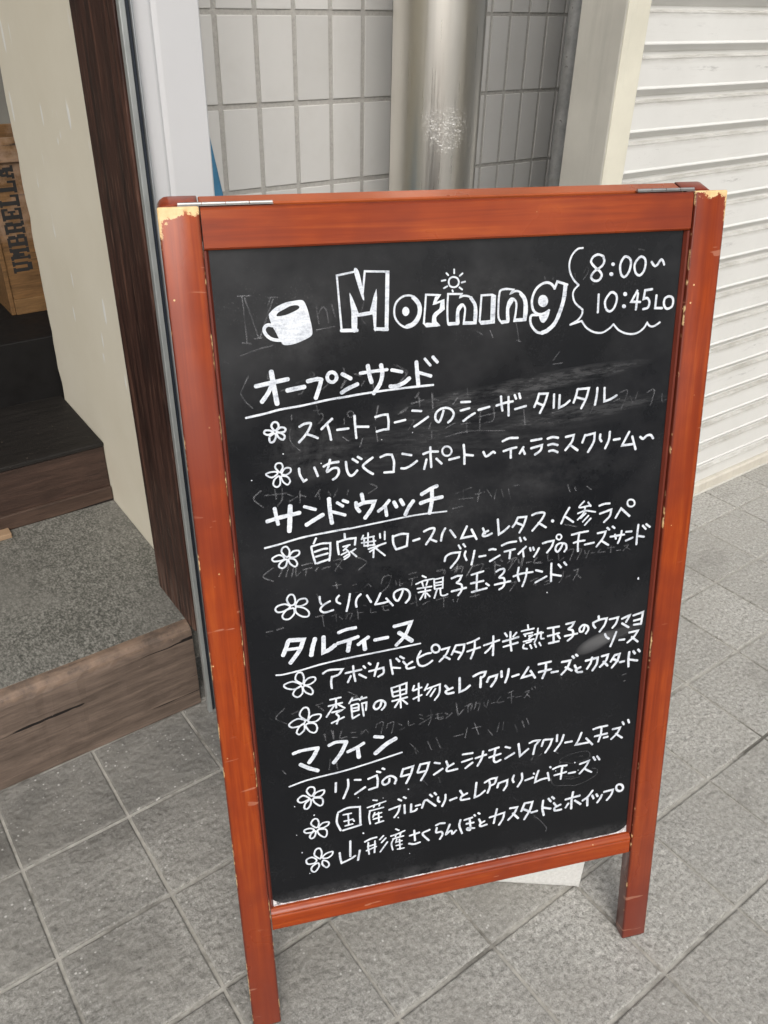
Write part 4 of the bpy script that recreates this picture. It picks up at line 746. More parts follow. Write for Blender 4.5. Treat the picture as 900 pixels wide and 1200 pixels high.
menu_line_lettering:7=L41:-1813,4258 -1825,4103;L41:-1638,4279 -1644,4149 -1718,3968;L41:-1545,4251 -1458,4232;L41:-1549,4004 -1397,4094;L41:-1348,4223 -1225,4259! -1210,4172 -1220,4063;L42:-1344,4037 -1220,4057;L41:-1219,4326 -1169,4299;L41:-1138,4361 -1107,4339;L42:-1039,4160 -1052,4097 -1119,4072 -1145,4131 -1094,4186 -1015,4203 -943,4139 -963,4058;L42:-834,4287 -870,4163;L42:-834,4280 -687,4301! -723,4171 -794,4026;L42:-866,4162 -735,4173;L42:-575,4315 -622,4182;L42:-580,4310 -448,4314! -490,4172 -572,4029;L42:-616,4172 -502,4179;L42:-364,4291 -284,4263;L43:-376,4085 -243,4163;L43:-187,4279 -157,4180;L43:-76,4216 -169,4169 -169,4102 -18,4109;L43:62,4346 213,4341;L43:51,4215 207,4244;L43:106,4096 215,4172;L43:261,4238 425,4270;L43:377,4334 355,4218 293,4096;L43:471,4333 619,4355;L44:473,4206 650,4236;L43:565,4335 545,4151 582,4102 653,4128;L44:723,4342 796,4308;L44:724,4134 865,4205;L44:928,4353 959,4131! 1086,4232;L42:1102,4332 1177,4356 1260,4348! 1200,4277;L42:1196,4274 1167,4119;L42:1325,4339 1300,4235;L42:1335,4342 1464,4329! 1429,4219 1361,4107;L43:1540,4388 1540,4273;L43:1646,4366 1607,4237 1514,4106;L43:1678,4223 1788,4223;L43:1936,4348 1898,4233 1853,4147! 2066,4148;L43:2020,4231 2130,4097;L43:2128,4371 2232,4388 2358,4391;L44:2161,4236 2364,4250;L44:2264,4370 2258,4249 2226,4129;L44:2312,4183 2380,4187;L44:2452,4306 2575,4313! 2531,4217 2439,4130;L44:2511,4214 2622,4120;L44:2608,4408 2633,4359;L44:2699,4428 2721,4373
flower_drawing:7=C32:-2132,3546 -2204,3631 -2160,3701 -2109,3689 -2092,3604;C32:-2100,3538 -2041,3605 -1953,3606 -1962,3554 -2035,3522;C32:-2113,3500 -2003,3487 -1986,3401 -2022,3349 -2096,3414;C32:-2146,3489 -2162,3403 -2208,3368 -2235,3407 -2203,3468;C32:-2171,3523 -2230,3556 -2307,3540 -2289,3489 -2202,3481
menu_line_lettering:8=L39:-1815,3714 -1833,3569 -1785,3412;L39:-1807,3739 -1668,3787 -1487,3767! -1492,3460;L40:-1752,3404 -1482,3443;L40:-1057,3612 -897,3648! -922,3544 -986,3457;L40:-917,3770 -872,3733;L40:-837,3790 -803,3763;L40:-828,3646 -824,3494;L41:-725,3636 -732,3500! -670,3504 -639,3533;L41:-657,3590 -587,3596;L32:-1735,3681 -1617,3681;L32:-1727,3563 -1611,3570;L32:-1663,3664 -1663,3493;L32:-1715,3478 -1603,3487;L32:-1602,3576 -1581,3533;L32:-1292,3840 -1232,3821;L32:-1377,3725 -1234,3754 -1105,3778;L32:-1268,3754 -1287,3709;L32:-1189,3770 -1206,3717;L32:-1350,3659 -1140,3677;L32:-1343,3657 -1360,3552 -1347,3425;L32:-1273,3613 -1302,3538;L33:-1297,3570 -1172,3589;L33:-1299,3499 -1174,3513;L33:-1268,3414 -1147,3432;L33:-1217,3600 -1215,3421;L43:-562,3531 -526,3643 -485,3658! -354,3519;L42:-438,3743 -404,3699;L42:-369,3758 -342,3721;L43:-312,3666 -317,3607 -292,3577;L43:-200,3689 -206,3594 -251,3490;L43:-132,3569 -29,3594;L43:26,3710 68,3628;L43:137,3637 48,3596 48,3535 173,3531;L43:280,3798 256,3536! 329,3556 416,3622;L43:410,3769 503,3813 597,3817! 568,3722 516,3697;L43:483,3777 495,3689 459,3571;L44:631,3712 612,3634;L44:631,3708 768,3738! 760,3642 713,3562;L44:872,3800 853,3731 871,3674;L44:999,3809 1003,3698 938,3578;L44:1057,3667 1185,3695;L42:1267,3801 1235,3699 1220,3598! 1323,3628 1431,3635;L42:1419,3729 1449,3582;L42:1502,3777 1594,3805 1726,3799;L42:1531,3656 1725,3677;L42:1657,3791 1646,3697 1640,3566;L43:1766,3645 1876,3644;L43:1947,3776 2095,3808! 2046,3708 1950,3596;L43:2033,3666 2149,3584;L43:2162,3858 2198,3798;L43:2225,3862 2270,3792;P0:1477,3818 1473,3806 1464,3801 1453,3804 1443,3813 1439,3828 1442,3839 1451,3844 1462,3842 1472,3833;P0:1213,3757 1209,3745 1200,3740 1189,3743 1180,3752 1176,3766 1179,3778 1188,3783 1198,3781 1208,3772
flower_drawing:8=C33:-2115,2977 -2188,3062 -2163,3153 -2104,3163 -2080,3083 -2094,3001;C33:-2075,2984 -2023,3044 -1924,3061 -1937,2998 -2008,2959;C33:-2068,2933 -2002,2891 -1986,2825 -2027,2791 -2082,2862;C33:-2148,2904 -2132,2838 -2196,2755 -2247,2794 -2229,2863;C33:-2164,2970 -2229,3031 -2308,3002 -2293,2924 -2196,2917
menu_line_lettering:9=L40:-1819,3010 -1814,2905 -1798,2814! -1687,2847 -1590,2897;L40:-1653,3184 -1665,2904;L40:-1518,2983 -1553,2808;L40:-1437,3118 -1346,3152 -1260,3160;L34:-1420,2948 -1269,2990;L34:-1388,3093 -1392,2996 -1382,2874;L34:-1286,3098 -1301,2886;L34:-1401,3018 -1280,3037;L34:-1156,3164 -1214,3104;L34:-1121,3113 -1189,3044;L34:-1099,3034 -1214,2876;L34:-968,3241 -922,3205;L34:-1046,3127 -944,3144 -832,3178;L34:-964,3144 -975,3102;L34:-893,3156 -904,3109;L34:-1017,3070 -854,3085;L29:-1007,3068 -1039,2982 -1022,2865;L29:-956,3048 -974,2990;L30:-968,2996 -876,3003;L30:-969,2932 -877,2936;L30:-951,2859 -848,2859;L30:-916,3038 -910,2849;L41:-758,3063 -610,3089;L41:-687,3145 -677,2956;L41:-773,2922 -695,2892 -602,2904;L41:-449,3099 -559,3051 -463,2903;L41:-351,3157 -289,3177 -212,3166;L41:-337,3109 -346,3024 -269,3018 -248,2963 -290,2885;L42:-133,3122 -175,3007 -192,2949 -133,2997 -102,2990 -91,2937 -33,2985;L42:34,3169 18,3061 61,2907;L42:97,3149 223,3169;L42:129,3072 245,3069;L42:181,3147 194,2955 145,2955 151,2986 257,2960;L42:254,3211 269,3188;L42:317,3231 339,3209;L42:330,3111 356,3042;L42:416,3053 352,3018 357,2971 455,2981;L42:500,3103 735,3141! 716,3032 654,2925;L42:615,3236 595,3136 567,2979;L46:826,3200 942,3194! 899,3089 802,2984;L46:875,3094 965,2978;L46:1063,3239 1014,3102;L46:1063,3239 1189,3237! 1155,3096 1067,2932;L46:1037,3137 1156,3061;L47:1180,3036 1274,3046;L46:1367,3222 1360,3075 1390,2937;L47:1374,3086 1499,3037;L46:1454,3238 1497,3174;L47:1512,3257 1549,3216;L47:1549,3132 1587,3069;L47:1663,3078 1570,3040 1577,2983 1680,2979;L47:1742,3155 1980,3177;L47:1862,3272 1846,3126 1849,2956;L47:1795,3070 1751,2998;L47:1901,3100 2003,3008;L48:2194,3224 2116,3119 2035,3069;L48:2112,3106 2122,2953;L48:2193,3129 2221,3067;L48:2265,3139 2287,3093;L48:2360,3104 2335,3041 2291,2974;L48:2393,3152 2546,3164! 2521,3067 2454,2981;C48:2720,3160 2711,3124 2683,3108 2645,3116 2613,3146 2600,3190 2607,3226 2635,3242 2672,3234 2704,3205
erased_lettering:0=L21:-2536,10073 -2609,9944 -2637,9875 -2589,9778 -2518,9700;L21:-2002,9947 -1884,9988;L22:-1905,9889 -1937,9833 -1981,9819;L21:-2178,9874 -2091,9896;L22:-1689,9857 -1628,9910;L21:-2319,10071 -2316,10021;L22:-1470,9854 -1407,9937;C22:-1781,10033 -1787,10018 -1803,10008 -1821,10009 -1835,10022 -1838,10039 -1833,10054 -1818,10065 -1799,10063 -1786,10051
erased_lettering:1=L27:-828,10082 -679,9998 -687,9940 -765,9864;L27:-724,10016 -679,9961;L26:-1307,10008 -1234,9981;L27:-1231,9864 -1192,9912;L26:-1475,9854 -1427,9937;L27:-1095,9897 -1083,9808;L26:-1435,10083 -1417,9995;L27:-577,9662 -530,9719;L28:-625,9591 -470,9623;L28:-531,9674 -517,9536;L28:-357,9697 -354,9514;L28:-765,9496 -672,9549;L27:-1038,9595 -1055,9521
erased_lettering:2=L19:-2529,10948 -2517,10445;L19:-2578,10959 -2445,10957;L19:-2503,10933 -2384,10493;L20:-2195,10903 -2370,10492;L20:-2250,10925 -2137,10925;L20:-2573,10449 -2475,10434;L20:-2433,10488 -2341,10493;L20:-1714,10793 -1695,10607;L20:-1694,10721 -1641,10789 -1599,10744 -1583,10615;L20:-1537,10811 -1500,10667;L20:-2600,10308 -2409,10366 -2234,10398;L20:-1728,10537 -1520,10568;L20:-1166,10819 -1202,10664 -1160,10575;L20:-2223,10918 -2257,10837
erased_lettering:3=L23:-2508,8689 -2600,8594 -2496,8476;L23:-2456,8623 -2199,8624;L23:-2338,8685 -2332,8563;L23:-2252,8691 -2261,8555 -2325,8471;L24:-2186,8608 -2130,8577;L24:-2178,8515 -2073,8564;L24:-2040,8637 -2049,8485;L24:-2035,8575 -1972,8553;L24:-1793,8625 -1857,8540;L24:-1819,8591 -1800,8503;L24:-1693,8583 -1666,8534;L24:-1574,8616 -1623,8513;L24:-1171,8633 -1083,8577 -1190,8511;L24:-1442,8586 -1459,8526;L26:-96,8179 32,8196
erased_lettering:4=L24:-2434,7670 -2569,7564 -2448,7484;L24:-2306,7668 -2373,7537;L24:-2307,7653 -2250,7660 -2288,7525;L24:-2179,7651 -2217,7515;L24:-2150,7662 -2159,7522 -2099,7561;L24:-2079,7652 -1948,7666;L24:-2068,7588 -1952,7604;L24:-2025,7598 -2039,7505;L24:-1880,7594 -1912,7551;L24:-1823,7570 -1720,7588;L24:-1673,7660 -1570,7662 -1666,7517;L24:-1646,7609 -1576,7536;L24:-1364,7666 -1248,7587 -1356,7490
erased_lettering:5=L23:-307,7334 -216,7340 -225,7284;L23:-79,7340 41,7343 23,7259;L23:-24,7387 -42,7278;L23:98,7200 180,7344;L23:199,7331 329,7339 256,7197;L23:367,7269 414,7276;L23:497,7358 501,7182;L23:502,7309 564,7287;L23:572,7377 601,7344;L23:695,7351 799,7366 690,7205;L23:828,7343 839,7292;L23:904,7352 871,7210;L23:945,7278 1012,7283;L24:1106,7335 1051,7264 1157,7259;L24:1250,7355 1264,7264 1321,7276
erased_lettering:6=L22:1403,7376 1428,7245 1490,7283;L22:1539,7377 1630,7383 1584,7233;L22:1667,7360 1749,7367 1685,7220;L22:1797,7343 1809,7286;L22:1861,7334 1822,7229;L22:1892,7293 1947,7295;L23:2037,7330 2003,7288 2105,7284;L23:2139,7335 2250,7339;L23:2192,7365 2191,7263;L23:2283,7279 2339,7281;L23:2391,7330 2456,7340 2378,7266;L23:2431,7306 2472,7273;L23:1648,7067 1721,7075 1696,7032;L22:1482,7763 1646,7716
erased_lettering:7=L20:-1942,6900 -1846,6918 -1873,6899;L20:-1856,6897 -1846,6750;L20:-1734,6887 -1646,6903;L20:-1688,6948 -1678,6791;L20:-1639,6863 -1598,6818;L20:-1560,6870 -1471,6885 -1501,6803;L20:-1515,6902 -1554,6811;L20:-1399,6932 -1387,6785;L20:-1392,6873 -1321,6876;L20:-1309,6977 -1282,6963;L20:-1222,6915 -1215,6856 -1144,6855;L21:-1070,6921 -980,6927;L21:-1052,6909 -1036,6858 -973,6858;L20:-1915,7229 -1900,7180;L20:-1704,7312 -1600,7315;L20:-1659,7352 -1646,7265;L20:-1446,7284 -1393,7295;L20:-1290,7233 -1236,7273 -1202,7230;L20:-1415,7175 -1310,7179
erased_lettering:8=L20:-1068,7255 -1030,7345 -932,7341 -980,7204 -1072,7122;L20:-872,7265 -864,7207;L20:-818,7267 -820,7191 -784,7215;L20:-692,7335 -593,7350;L20:-702,7260 -576,7281;L20:-648,7262 -659,7168;L21:-312,7321 -203,7325 -212,7259;L21:-120,7313 17,7323;L21:-38,7369 -65,7267;L21:93,7187 184,7348;L21:-681,6899 -581,6923;L21:-607,7015 -591,6856;L21:-517,6864 -416,6908;L21:-324,6904 -166,6930;L21:-222,6928 -222,6790;L21:151,6883 283,6893;L21:216,6993 227,6872;L21:-92,6880 -83,6848;L21:-17,6878 -36,6831
erased_lettering:9=L21:484,7360 503,7158;L21:507,7311 574,7279;L21:677,7311 751,7355 695,7209;L21:825,7345 835,7290;L21:885,7352 859,7232;L22:948,7274 1008,7281;L22:1081,7341 1054,7260 1168,7244;L22:1248,7334 1266,7270 1327,7277;L22:719,6886 806,7007;L22:731,7002 806,7022;L22:1499,7074 1488,6989 1438,6909;L22:1543,6981 1596,6997;L22:1655,7060 1725,7066 1648,6918;L22:1698,6999 1764,6934;L22:1019,6992 1125,7024;L22:1067,6938 1114,6915;L22:1228,6947 1296,6968;L22:1229,6907 1298,6921
erased_lettering:10=L25:-2441,5609 -2567,5479 -2429,5365;L25:-2346,5505 -2136,5568;L26:-2017,5579 -1927,5597;L26:-1989,5557 -1919,5474;L24:-2595,6785 -2511,6788;L24:-2455,6794 -2370,6812
erased_lettering:11=L21:-1936,5097 -1921,4995;L21:-1809,5121 -1805,4996;L21:-1694,5098 -1720,4991 -1624,4997;L21:-1558,5046 -1493,5045;L21:-1550,4969 -1486,4956;L21:-1408,5041 -1420,4993 -1354,5055 -1313,4997;L21:-1190,5122 -1213,5052;L21:-1190,5122 -1103,5130 -1141,4949;L21:-1039,5092 -1062,5022;L21:-1028,5090 -951,5100 -988,4931;L21:-887,5063 -833,5027;L21:-867,4958 -801,4982;L21:-744,5085 -734,5007 -657,5017;L20:-1571,5708 -1449,5613 -1533,5617
erased_lettering:12=L21:-580,5155 -536,5134;L21:-570,5090 -526,5069;L21:-582,4991 -403,5083;L21:-470,5108 -381,5116;L21:-414,5198 -415,5047 -449,4952;L22:-347,5110 -247,5116;L22:-348,5047 -236,5050;L22:-314,5129 -303,5025 -225,5023;L22:-202,5107 -168,5080;L22:-191,5016 -101,5088;L22:-34,5201 -10,5032 57,5108;L22:91,5165 170,5188 136,5144;L22:136,5156 137,5055;L22:249,5173 239,5111;L22:261,5171 318,5172 285,5052;L22:375,5174 387,5108;L22:443,5200 411,5079;L22:490,5140 548,5142;L22:626,5229 571,5137 675,5131
erased_lettering:13=L21:741,5263 814,5290;L21:731,5184 829,5193;L21:789,5281 795,5077;L21:867,5172 941,5177;L21:1001,5228 1062,5244 992,5135;L21:1027,5197 1079,5133;L21:1098,5284 1112,5254;L21:1148,5291 1161,5267;L22:2530,5244 2595,5255;L22:2565,5136 2591,5139;L21:1516,5446 1558,5357
erased_lettering:14=C12:1597,3900 1678,3969 1863,3999 2019,4001 2093,3951 2091,3865 1998,3832 1811,3823 1684,3864;L12:2152,3658 2243,3612 2234,3516 2087,3441 1899,3393 1707,3433 1549,3463 1485,3557 1494,3625;L12:1700,3571 1812,3529 1953,3542;L12:1681,3619 1762,3580 1857,3563;L12:1605,3881 1623,3833;L12:1930,3925 1993,3917
erased_lettering:15=L16:1218,2972 1317,2867 1444,2684 1435,2617;L16:1220,2931 1256,2909;L15:878,3388 949,3319
erased_lettering:16=L20:-2096,9420 -2118,9336 -2092,9229 -2004,9141;L20:-2076,9581 -2080,9521;L20:-1777,9666 -1765,9579;L20:-1814,9609 -1738,9611;L20:-1758,9562 -1715,9566 -1710,9506 -1764,9450;L21:-1454,9483 -1457,9414;L21:-1482,9258 -1415,9199;L21:-1033,9603 -1073,9432;L21:-1076,9344 -1055,9164;L21:-1239,9218 -1278,9114;C21:-1336,9525 -1346,9505 -1365,9493 -1388,9495 -1406,9510 -1412,9533 -1404,9553 -1385,9565 -1362,9563 -1344,9548
erased_lettering:17=L19:-367,9704 -359,9528;L20:-349,9633 -277,9601;L19:-555,9667 -527,9717;L19:-627,9595 -466,9625;L19:-519,9647 -521,9542;L19:-789,9477 -682,9521;L20:-87,9664 -32,9669;L20:-32,9624 -96,9541;L20:86,9721 96,9614;L20:432,9461 435,9298 314,9272;L20:6,9282 136,9288;L20:80,9365 85,9166;L20:247,9324 253,9187;L20:-379,9334 -406,9256;L20:-196,9246 -68,9306;L20:-370,9226 -371,9135;L20:-702,9390 -595,9380 -668,9271;L20:-196,9137 100,9182 590,9146
erased_lettering:18=L21:2148,9507 2256,9515 2184,9286;L21:2067,9397 2155,9423;L21:2298,9445 2343,9357;L21:2404,9486 2375,9405;L21:2533,9476 2641,9501 2605,9301;L22:2758,9441 2769,9338 2840,9366;L21:1752,9272 1814,9418;L21:1219,9319 1358,9340;L20:1203,9985 1284,10090;L20:1206,9937 1325,9944;L20:834,9401 858,9201;L20:241,9355 460,9385;L20:257,9451 260,9222
erased_lettering:19=L19:-84,8371 154,8440;L19:-20,8299 172,8294;L19:43,8421 44,8292;L19:204,8338 332,8356;L19:267,8396 237,8237;L19:364,8385 430,8280;L20:493,8371 464,8244;L20:559,8363 594,8262;L20:656,8369 693,8218;L20:721,8394 802,8401;L20:1489,8326 1528,8223;L20:1593,8282 1613,8230;L20:1764,8280 1836,8222
erased_lettering:20=L22:-42,5253 -8,5057 77,5117;L22:127,5164 195,5189 179,5078;L22:263,5214 230,5087;L22:-75,4685 63,4696;L22:131,4799 98,4630;L22:233,4856 305,4647;L22:200,4766 338,4777;L22:444,4698 516,4585;L23:617,4781 585,4630;L23:686,4787 672,4652;L23:865,4693 905,4566;L23:970,4751 1010,4624;L23:1040,4776 1079,4670;L24:1141,4012 1173,4108;L24:1248,4051 1301,4102;L24:1502,4121 1580,4043
erased_lettering:21=L16:701,10469 745,10245;L16:708,10265 764,10244;L16:367,10405 405,10318;L16:178,10417 269,10361;L16:1149,10952 1157,10976;L16:1046,10989 1057,10948
erased_lettering:22=L16:1576,11063 1551,11015;L16:1584,11079 1615,11036 1547,10932;L16:2257,11256 2335,11239;L16:1431,11012 1444,10946;L16:1673,10876 1701,10875
erased_lettering:23=L21:-725,4701 -599,4526;L21:-468,4685 -405,4523;L21:-338,4715 -274,4533;L21:-663,4614 -632,4495;L20:-1924,5108 -1915,4999;L20:-1831,5143 -1809,4995;L20:-2541,4626 -2501,4562;L20:-1870,4682 -1895,4504;L20:-1795,4648 -1773,4477;L22:-540,4019 -475,3927;L22:-309,4026 -276,3921
chalk_speckle=P0:-2198,9116 -2201,9114 -2207,9111 -2210,9112 -2215,9115 -2215,9121 -2215,9124 -2209,9126 -2206,9126 -2201,9122;P0:-2595,8827 -2598,8824 -2603,8822 -2606,8822 -2612,8826 -2611,8832 -2611,8835 -2605,8837 -2602,8837 -2597,8833;P0:-1755,8953 -1755,8950 -1761,8948 -1764,8948 -1769,8952 -1769,8958 -1769,8961 -1763,8963 -1760,8963 -1754,8959;P0:-609,9230 -612,9227 -615,9228 -618,9228 -621,9228 -621,9234 -621,9237 -618,9237 -615,9237 -612,9236;P0:-998,9177 -1002,9174 -1004,9175 -1007,9175 -1010,9175 -1010,9181 -1010,9184 -1007,9184 -1004,9183 -1001,9183;P0:-1441,3276 -1445,3269 -1452,3265 -1459,3266 -1466,3273 -1467,3285 -1465,3293 -1458,3297 -1451,3295 -1445,3288;P0:-2146,3765 -2148,3760 -2150,3758 -2157,3760 -2159,3763 -2161,3771 -2158,3776 -2156,3778 -2149,3777 -2147,3774;P0:-2414,3479 -2416,3476 -2420,3475 -2423,3475 -2427,3479 -2426,3484 -2426,3487 -2422,3489 -2420,3488 -2415,3485;P0:-913,3437 -915,3432 -922,3428 -929,3430 -936,3437 -936,3445 -936,3451 -929,3455 -922,3453 -915,3446;P0:-2352,3147 -2354,3142 -2359,3141 -2365,3142 -2370,3146 -2369,3154 -2369,3160 -2364,3161 -2358,3160 -2354,3156;P0:-757,2728 -759,2725 -764,2724 -766,2724 -771,2728 -771,2734 -771,2737 -766,2739 -764,2738 -759,2734;P0:-1135,3839 -1137,3837 -1142,3835 -1144,3836 -1148,3840 -1148,3845 -1148,3848 -1144,3849 -1141,3849 -1137,3845;P0:-751,3909 -753,3904 -760,3900 -767,3902 -773,3909 -773,3917 -773,3922 -766,3926 -759,3924 -753,3917;P0:-2407,3981 -2409,3976 -2413,3975 -2420,3976 -2424,3980 -2423,3987 -2423,3993 -2418,3994 -2412,3993 -2408,3989;P0:-1496,3930 -1499,3925 -1501,3923 -1508,3925 -1510,3928 -1512,3936 -1509,3941 -1507,3943 -1500,3942 -1498,3939;P0:-2139,3772 -2141,3767 -2146,3765 -2152,3767 -2156,3771 -2156,3779 -2156,3784 -2151,3785 -2145,3784 -2141,3780;P0:1871,3819 1869,3812 1863,3809 1857,3811 1850,3816 1849,3825 1849,3832 1855,3835 1862,3833 1868,3828;P0:1472,3818 1469,3810 1463,3806 1454,3808 1447,3815 1444,3825 1446,3833 1452,3837 1461,3835 1468,3828;P0:1557,3732 1554,3729 1551,3727 1547,3728 1543,3731 1542,3737 1543,3741 1546,3743 1550,3742 1554,3739;P0:1930,3666 1927,3662 1924,3660 1920,3661 1916,3664 1914,3670 1915,3674 1919,3676 1923,3676 1927,3672;P0:2669,6791 2666,6784 2659,6782 2649,6783 2641,6788 2640,6799 2639,6806 2646,6809 2657,6807 2665,6802;P0:1276,6781 1276,6777 1270,6775 1266,6775 1259,6780 1259,6787 1259,6790 1265,6793 1269,6792 1276,6788;P0:2665,6812 2663,6808 2659,6806 2652,6807 2647,6810 2646,6818 2646,6822 2650,6824 2657,6823 2662,6820;P0:-2269,2741 -2271,2738 -2276,2737 -2278,2737 -2282,2741 -2282,2747 -2281,2750 -2277,2751 -2275,2751 -2270,2747
"""
WLAB = {'heading_lettering:0': 'thick underlined white heading オープンサンド', 'heading_lettering:1': 'thick underlined white heading サンドウィッチ', 'heading_lettering:2': 'thick underlined white heading タルティーヌ', 'heading_lettering:3': 'thick underlined white heading マフィン', 'menu_line_lettering:0': 'white handwritten menu line スイートコーンのシーザータルタル', 'menu_line_lettering:1': 'white handwritten menu line いちじくコンポート～ティラミスクリーム～', 'menu_line_lettering:2': 'white handwritten menu line 自家製ロースハムとレタス・人参ラペ', 'menu_line_lettering:3': 'white handwritten menu line グリーンディップのチーズサンド', 'menu_line_lettering:4': 'white handwritten menu line とりハムの親子玉子サンド', 'menu_line_lettering:5': 'white handwritten menu line アボカドとピスタチオ半熟玉子のウフマヨソース', 'menu_line_lettering:6': 'white handwritten menu line 季節の果物とレアクリームチーズとカスタード', 'menu_line_lettering:7': 'white handwritten menu line リンゴのタタンとシナモンレアクリームチーズ', 'menu_line_lettering:8': 'white handwritten menu line 国産ブルーベリーとレアクリームチーズ', 'menu_line_lettering:9': 'white handwritten menu line 山形産さくらんぼとカスタードとホイップ', 'flower_drawing:0': 'small white outlined five petal flower before スイートコーン', 'flower_drawing:1': 'small white outlined five petal flower before いちじく', 'flower_drawing:2': 'small white outlined five petal flower before 自家製', 'flower_drawing:3': 'small white outlined five petal flower before とりハム', 'flower_drawing:4': 'small white outlined five petal flower before アボカド', 'flower_drawing:5': 'small white outlined five petal flower before 季節の果物', 'flower_drawing:6': 'small white outlined five petal flower before リンゴ', 'flower_drawing:7': 'small white outlined five petal flower before 国産', 'flower_drawing:8': 'small white outlined five petal flower before 山形産', 'title_lettering': 'white outlined bubble letters reading Morning', 'cup_drawing': 'white filled drawing of a cup with a handle', 'sun_drawing': 'small white sun with short rays over the title', 'speech_bubble_drawing': 'white curly outline round the opening hours', 'opening_hours_lettering': 'white handwritten hours 8:00 to 10:45LO', 'erased_lettering:0': 'faint grey traces of wiped off writing', 'erased_lettering:1': 'faint grey traces of wiped off writing', 'erased_lettering:2': 'faint grey traces of wiped off writing', 'erased_lettering:3': 'faint grey traces of wiped off writing', 'erased_lettering:4': 'faint grey traces of wiped off writing', 'erased_lettering:5': 'faint grey traces of wiped off writing', 'erased_lettering:6': 'faint grey traces of wiped off writing', 'erased_lettering:7': 'faint grey traces of wiped off writing', 'erased_lettering:8': 'faint grey traces of wiped off writing', 'erased_lettering:9': 'faint grey traces of wiped off writing', 'erased_lettering:10': 'faint grey traces of wiped off writing', 'erased_lettering:11': 'faint grey traces of wiped off writing', 'erased_lettering:12': 'faint grey traces of wiped off writing', 'erased_lettering:13': 'faint grey traces of wiped off writing', 'erased_lettering:14': 'faint grey traces of wiped off writing', 'erased_lettering:15': 'faint grey traces of wiped off writing', 'erased_lettering:16': 'faint grey traces of wiped off writing', 'erased_lettering:17': 'faint grey traces of wiped off writing', 'erased_lettering:18': 'faint grey traces of wiped off writing', 'erased_lettering:19': 'faint grey traces of wiped off writing', 'erased_lettering:20': 'faint grey traces of wiped off writing', 'erased_lettering:21': 'faint grey traces of wiped off writing', 'erased_lettering:22': 'faint grey traces of wiped off writing', 'erased_lettering:23': 'faint grey traces of wiped off writing', 'chalk_speckle': 'tiny white chalk dots'}
for line in WRITING.strip().split('\n'):
    nm, data = line.split('=', 1)
    base = nm.split(':')[0]
    ghost = base == 'erased_lettering'
    if ghost: data = data.replace('C0:', 'C8:')
    o = writing(base, data, GHO if ghost else INK, 0.8 if (ghost or base in ('menu_line_lettering', 'flower_drawing', 'opening_hours_lettering', 'speech_bubble_drawing', 'sun_drawing')) else 0.94, WLAB.get(nm))
    if ghost or base == 'chalk_speckle': o['kind'] = 'stuff'

# ---- rear frame, hinges
top = Vector((0, TK * math.cos(LEAN) + LEN * math.sin(LEAN), LEN * math.cos(LEAN) - TK * math.sin(LEAN)))
ro = top + Vector((0, 0.0035, 0.001)) - Euler((LEAN, 0, 0)).to_matrix() @ Vector((0, 0, LEN))
FRB = mat_plain('rear_rail_varnish', (0.36, 0.075, 0.018), 0.3, var=0.25, scale=6)
def rear(nm, bm, mt, **kw):
    o = obj(nm, bm, mt, root, **kw); o.location = ro; o.rotation_euler = (LEAN, 0, 0); return o
for sx in (-1, 1):
    x0, x1 = (-H2, -H2 + ST) if sx < 0 else (H2 - ST, H2)
    bm = bmesh.new()
    # rounded outer top corner
    c_ = 0.012
    pr = [(sx * (H2 - ST), 0.010), (sx * (H2 - ST), LEN), (sx * (H2 - c_), LEN)] + [(sx * (H2 - c_ + c_ * math.sin(a)), LEN - c_ + c_ * math.cos(a)) for a in (0.4, 0.8, 1.2)] + [(sx * H2, LEN - c_), (sx * H2, 0.010)]
    prism(bm, pr, 'y', 0.0, TK)
    bmesh.ops.bevel(bm, geom=list(bm.edges), offset=0.0015, segments=2, affect='EDGES', profile=0.5, clamp_overlap=True)
    rear('rear_stile', bm, FRR, smooth=True)
bm = bmesh.new(); box(bm, -xi, xi, 0.0015, TK - 0.0015, LEN - RA, LEN - 0.0005, 0.0015); rear('rear_rail', bm, FRB)
bm = bmesh.new(); box(bm, -xi, xi, 0.0015, TK - 0.0015, RB, RB + 0.04, 0.0015); rear('rear_rail', bm, FRR)
bm = bmesh.new(); box(bm, -xi + 0.001, xi - 0.001, 0.008, 0.013, RB + 0.041, LEN - RA - 0.001); rear('rear_panel', bm, mat_plain('rear_blackboard', (0.018, 0.018, 0.019), 0.5))
HG = mat_plain('hinge_steel', (0.42, 0.42, 0.41), 0.35, 0.9, var=0.08)
for u0, u1 in ((-0.3115, -0.2100), (0.2260, 0.3030)):
    bm = bmesh.new(); n = 4; s_ = (u1 - u0) / n
    for k in range(n):
        a0, a1 = u0 + s_ * k + 0.0004, u0 + s_ * (k + 1) - 0.0004
        ring = [[bm.verts.new((x, 0.0018 + 0.0017 * math.cos(th), 0.0019 + 0.0017 * math.sin(th))) for th in [2 * math.pi * i / 14 for i in range(14)]] for x in (a0, a1)]
        for i in range(14): bm.faces.new((ring[0][i], ring[0][(i + 1) % 14], ring[1][(i + 1) % 14], ring[1][i]))
        bm.faces.new(ring[0]); bm.faces.new(list(reversed(ring[1])))
    box(bm, u0, u1, -0.0022, 0.0002, 0.0004, 0.0009); box(bm, u0, u1, 0.0034, 0.0050, 0.0009, 0.0014)
    o = obj('hinge', bm, HG, root, smooth=True); o.location = top

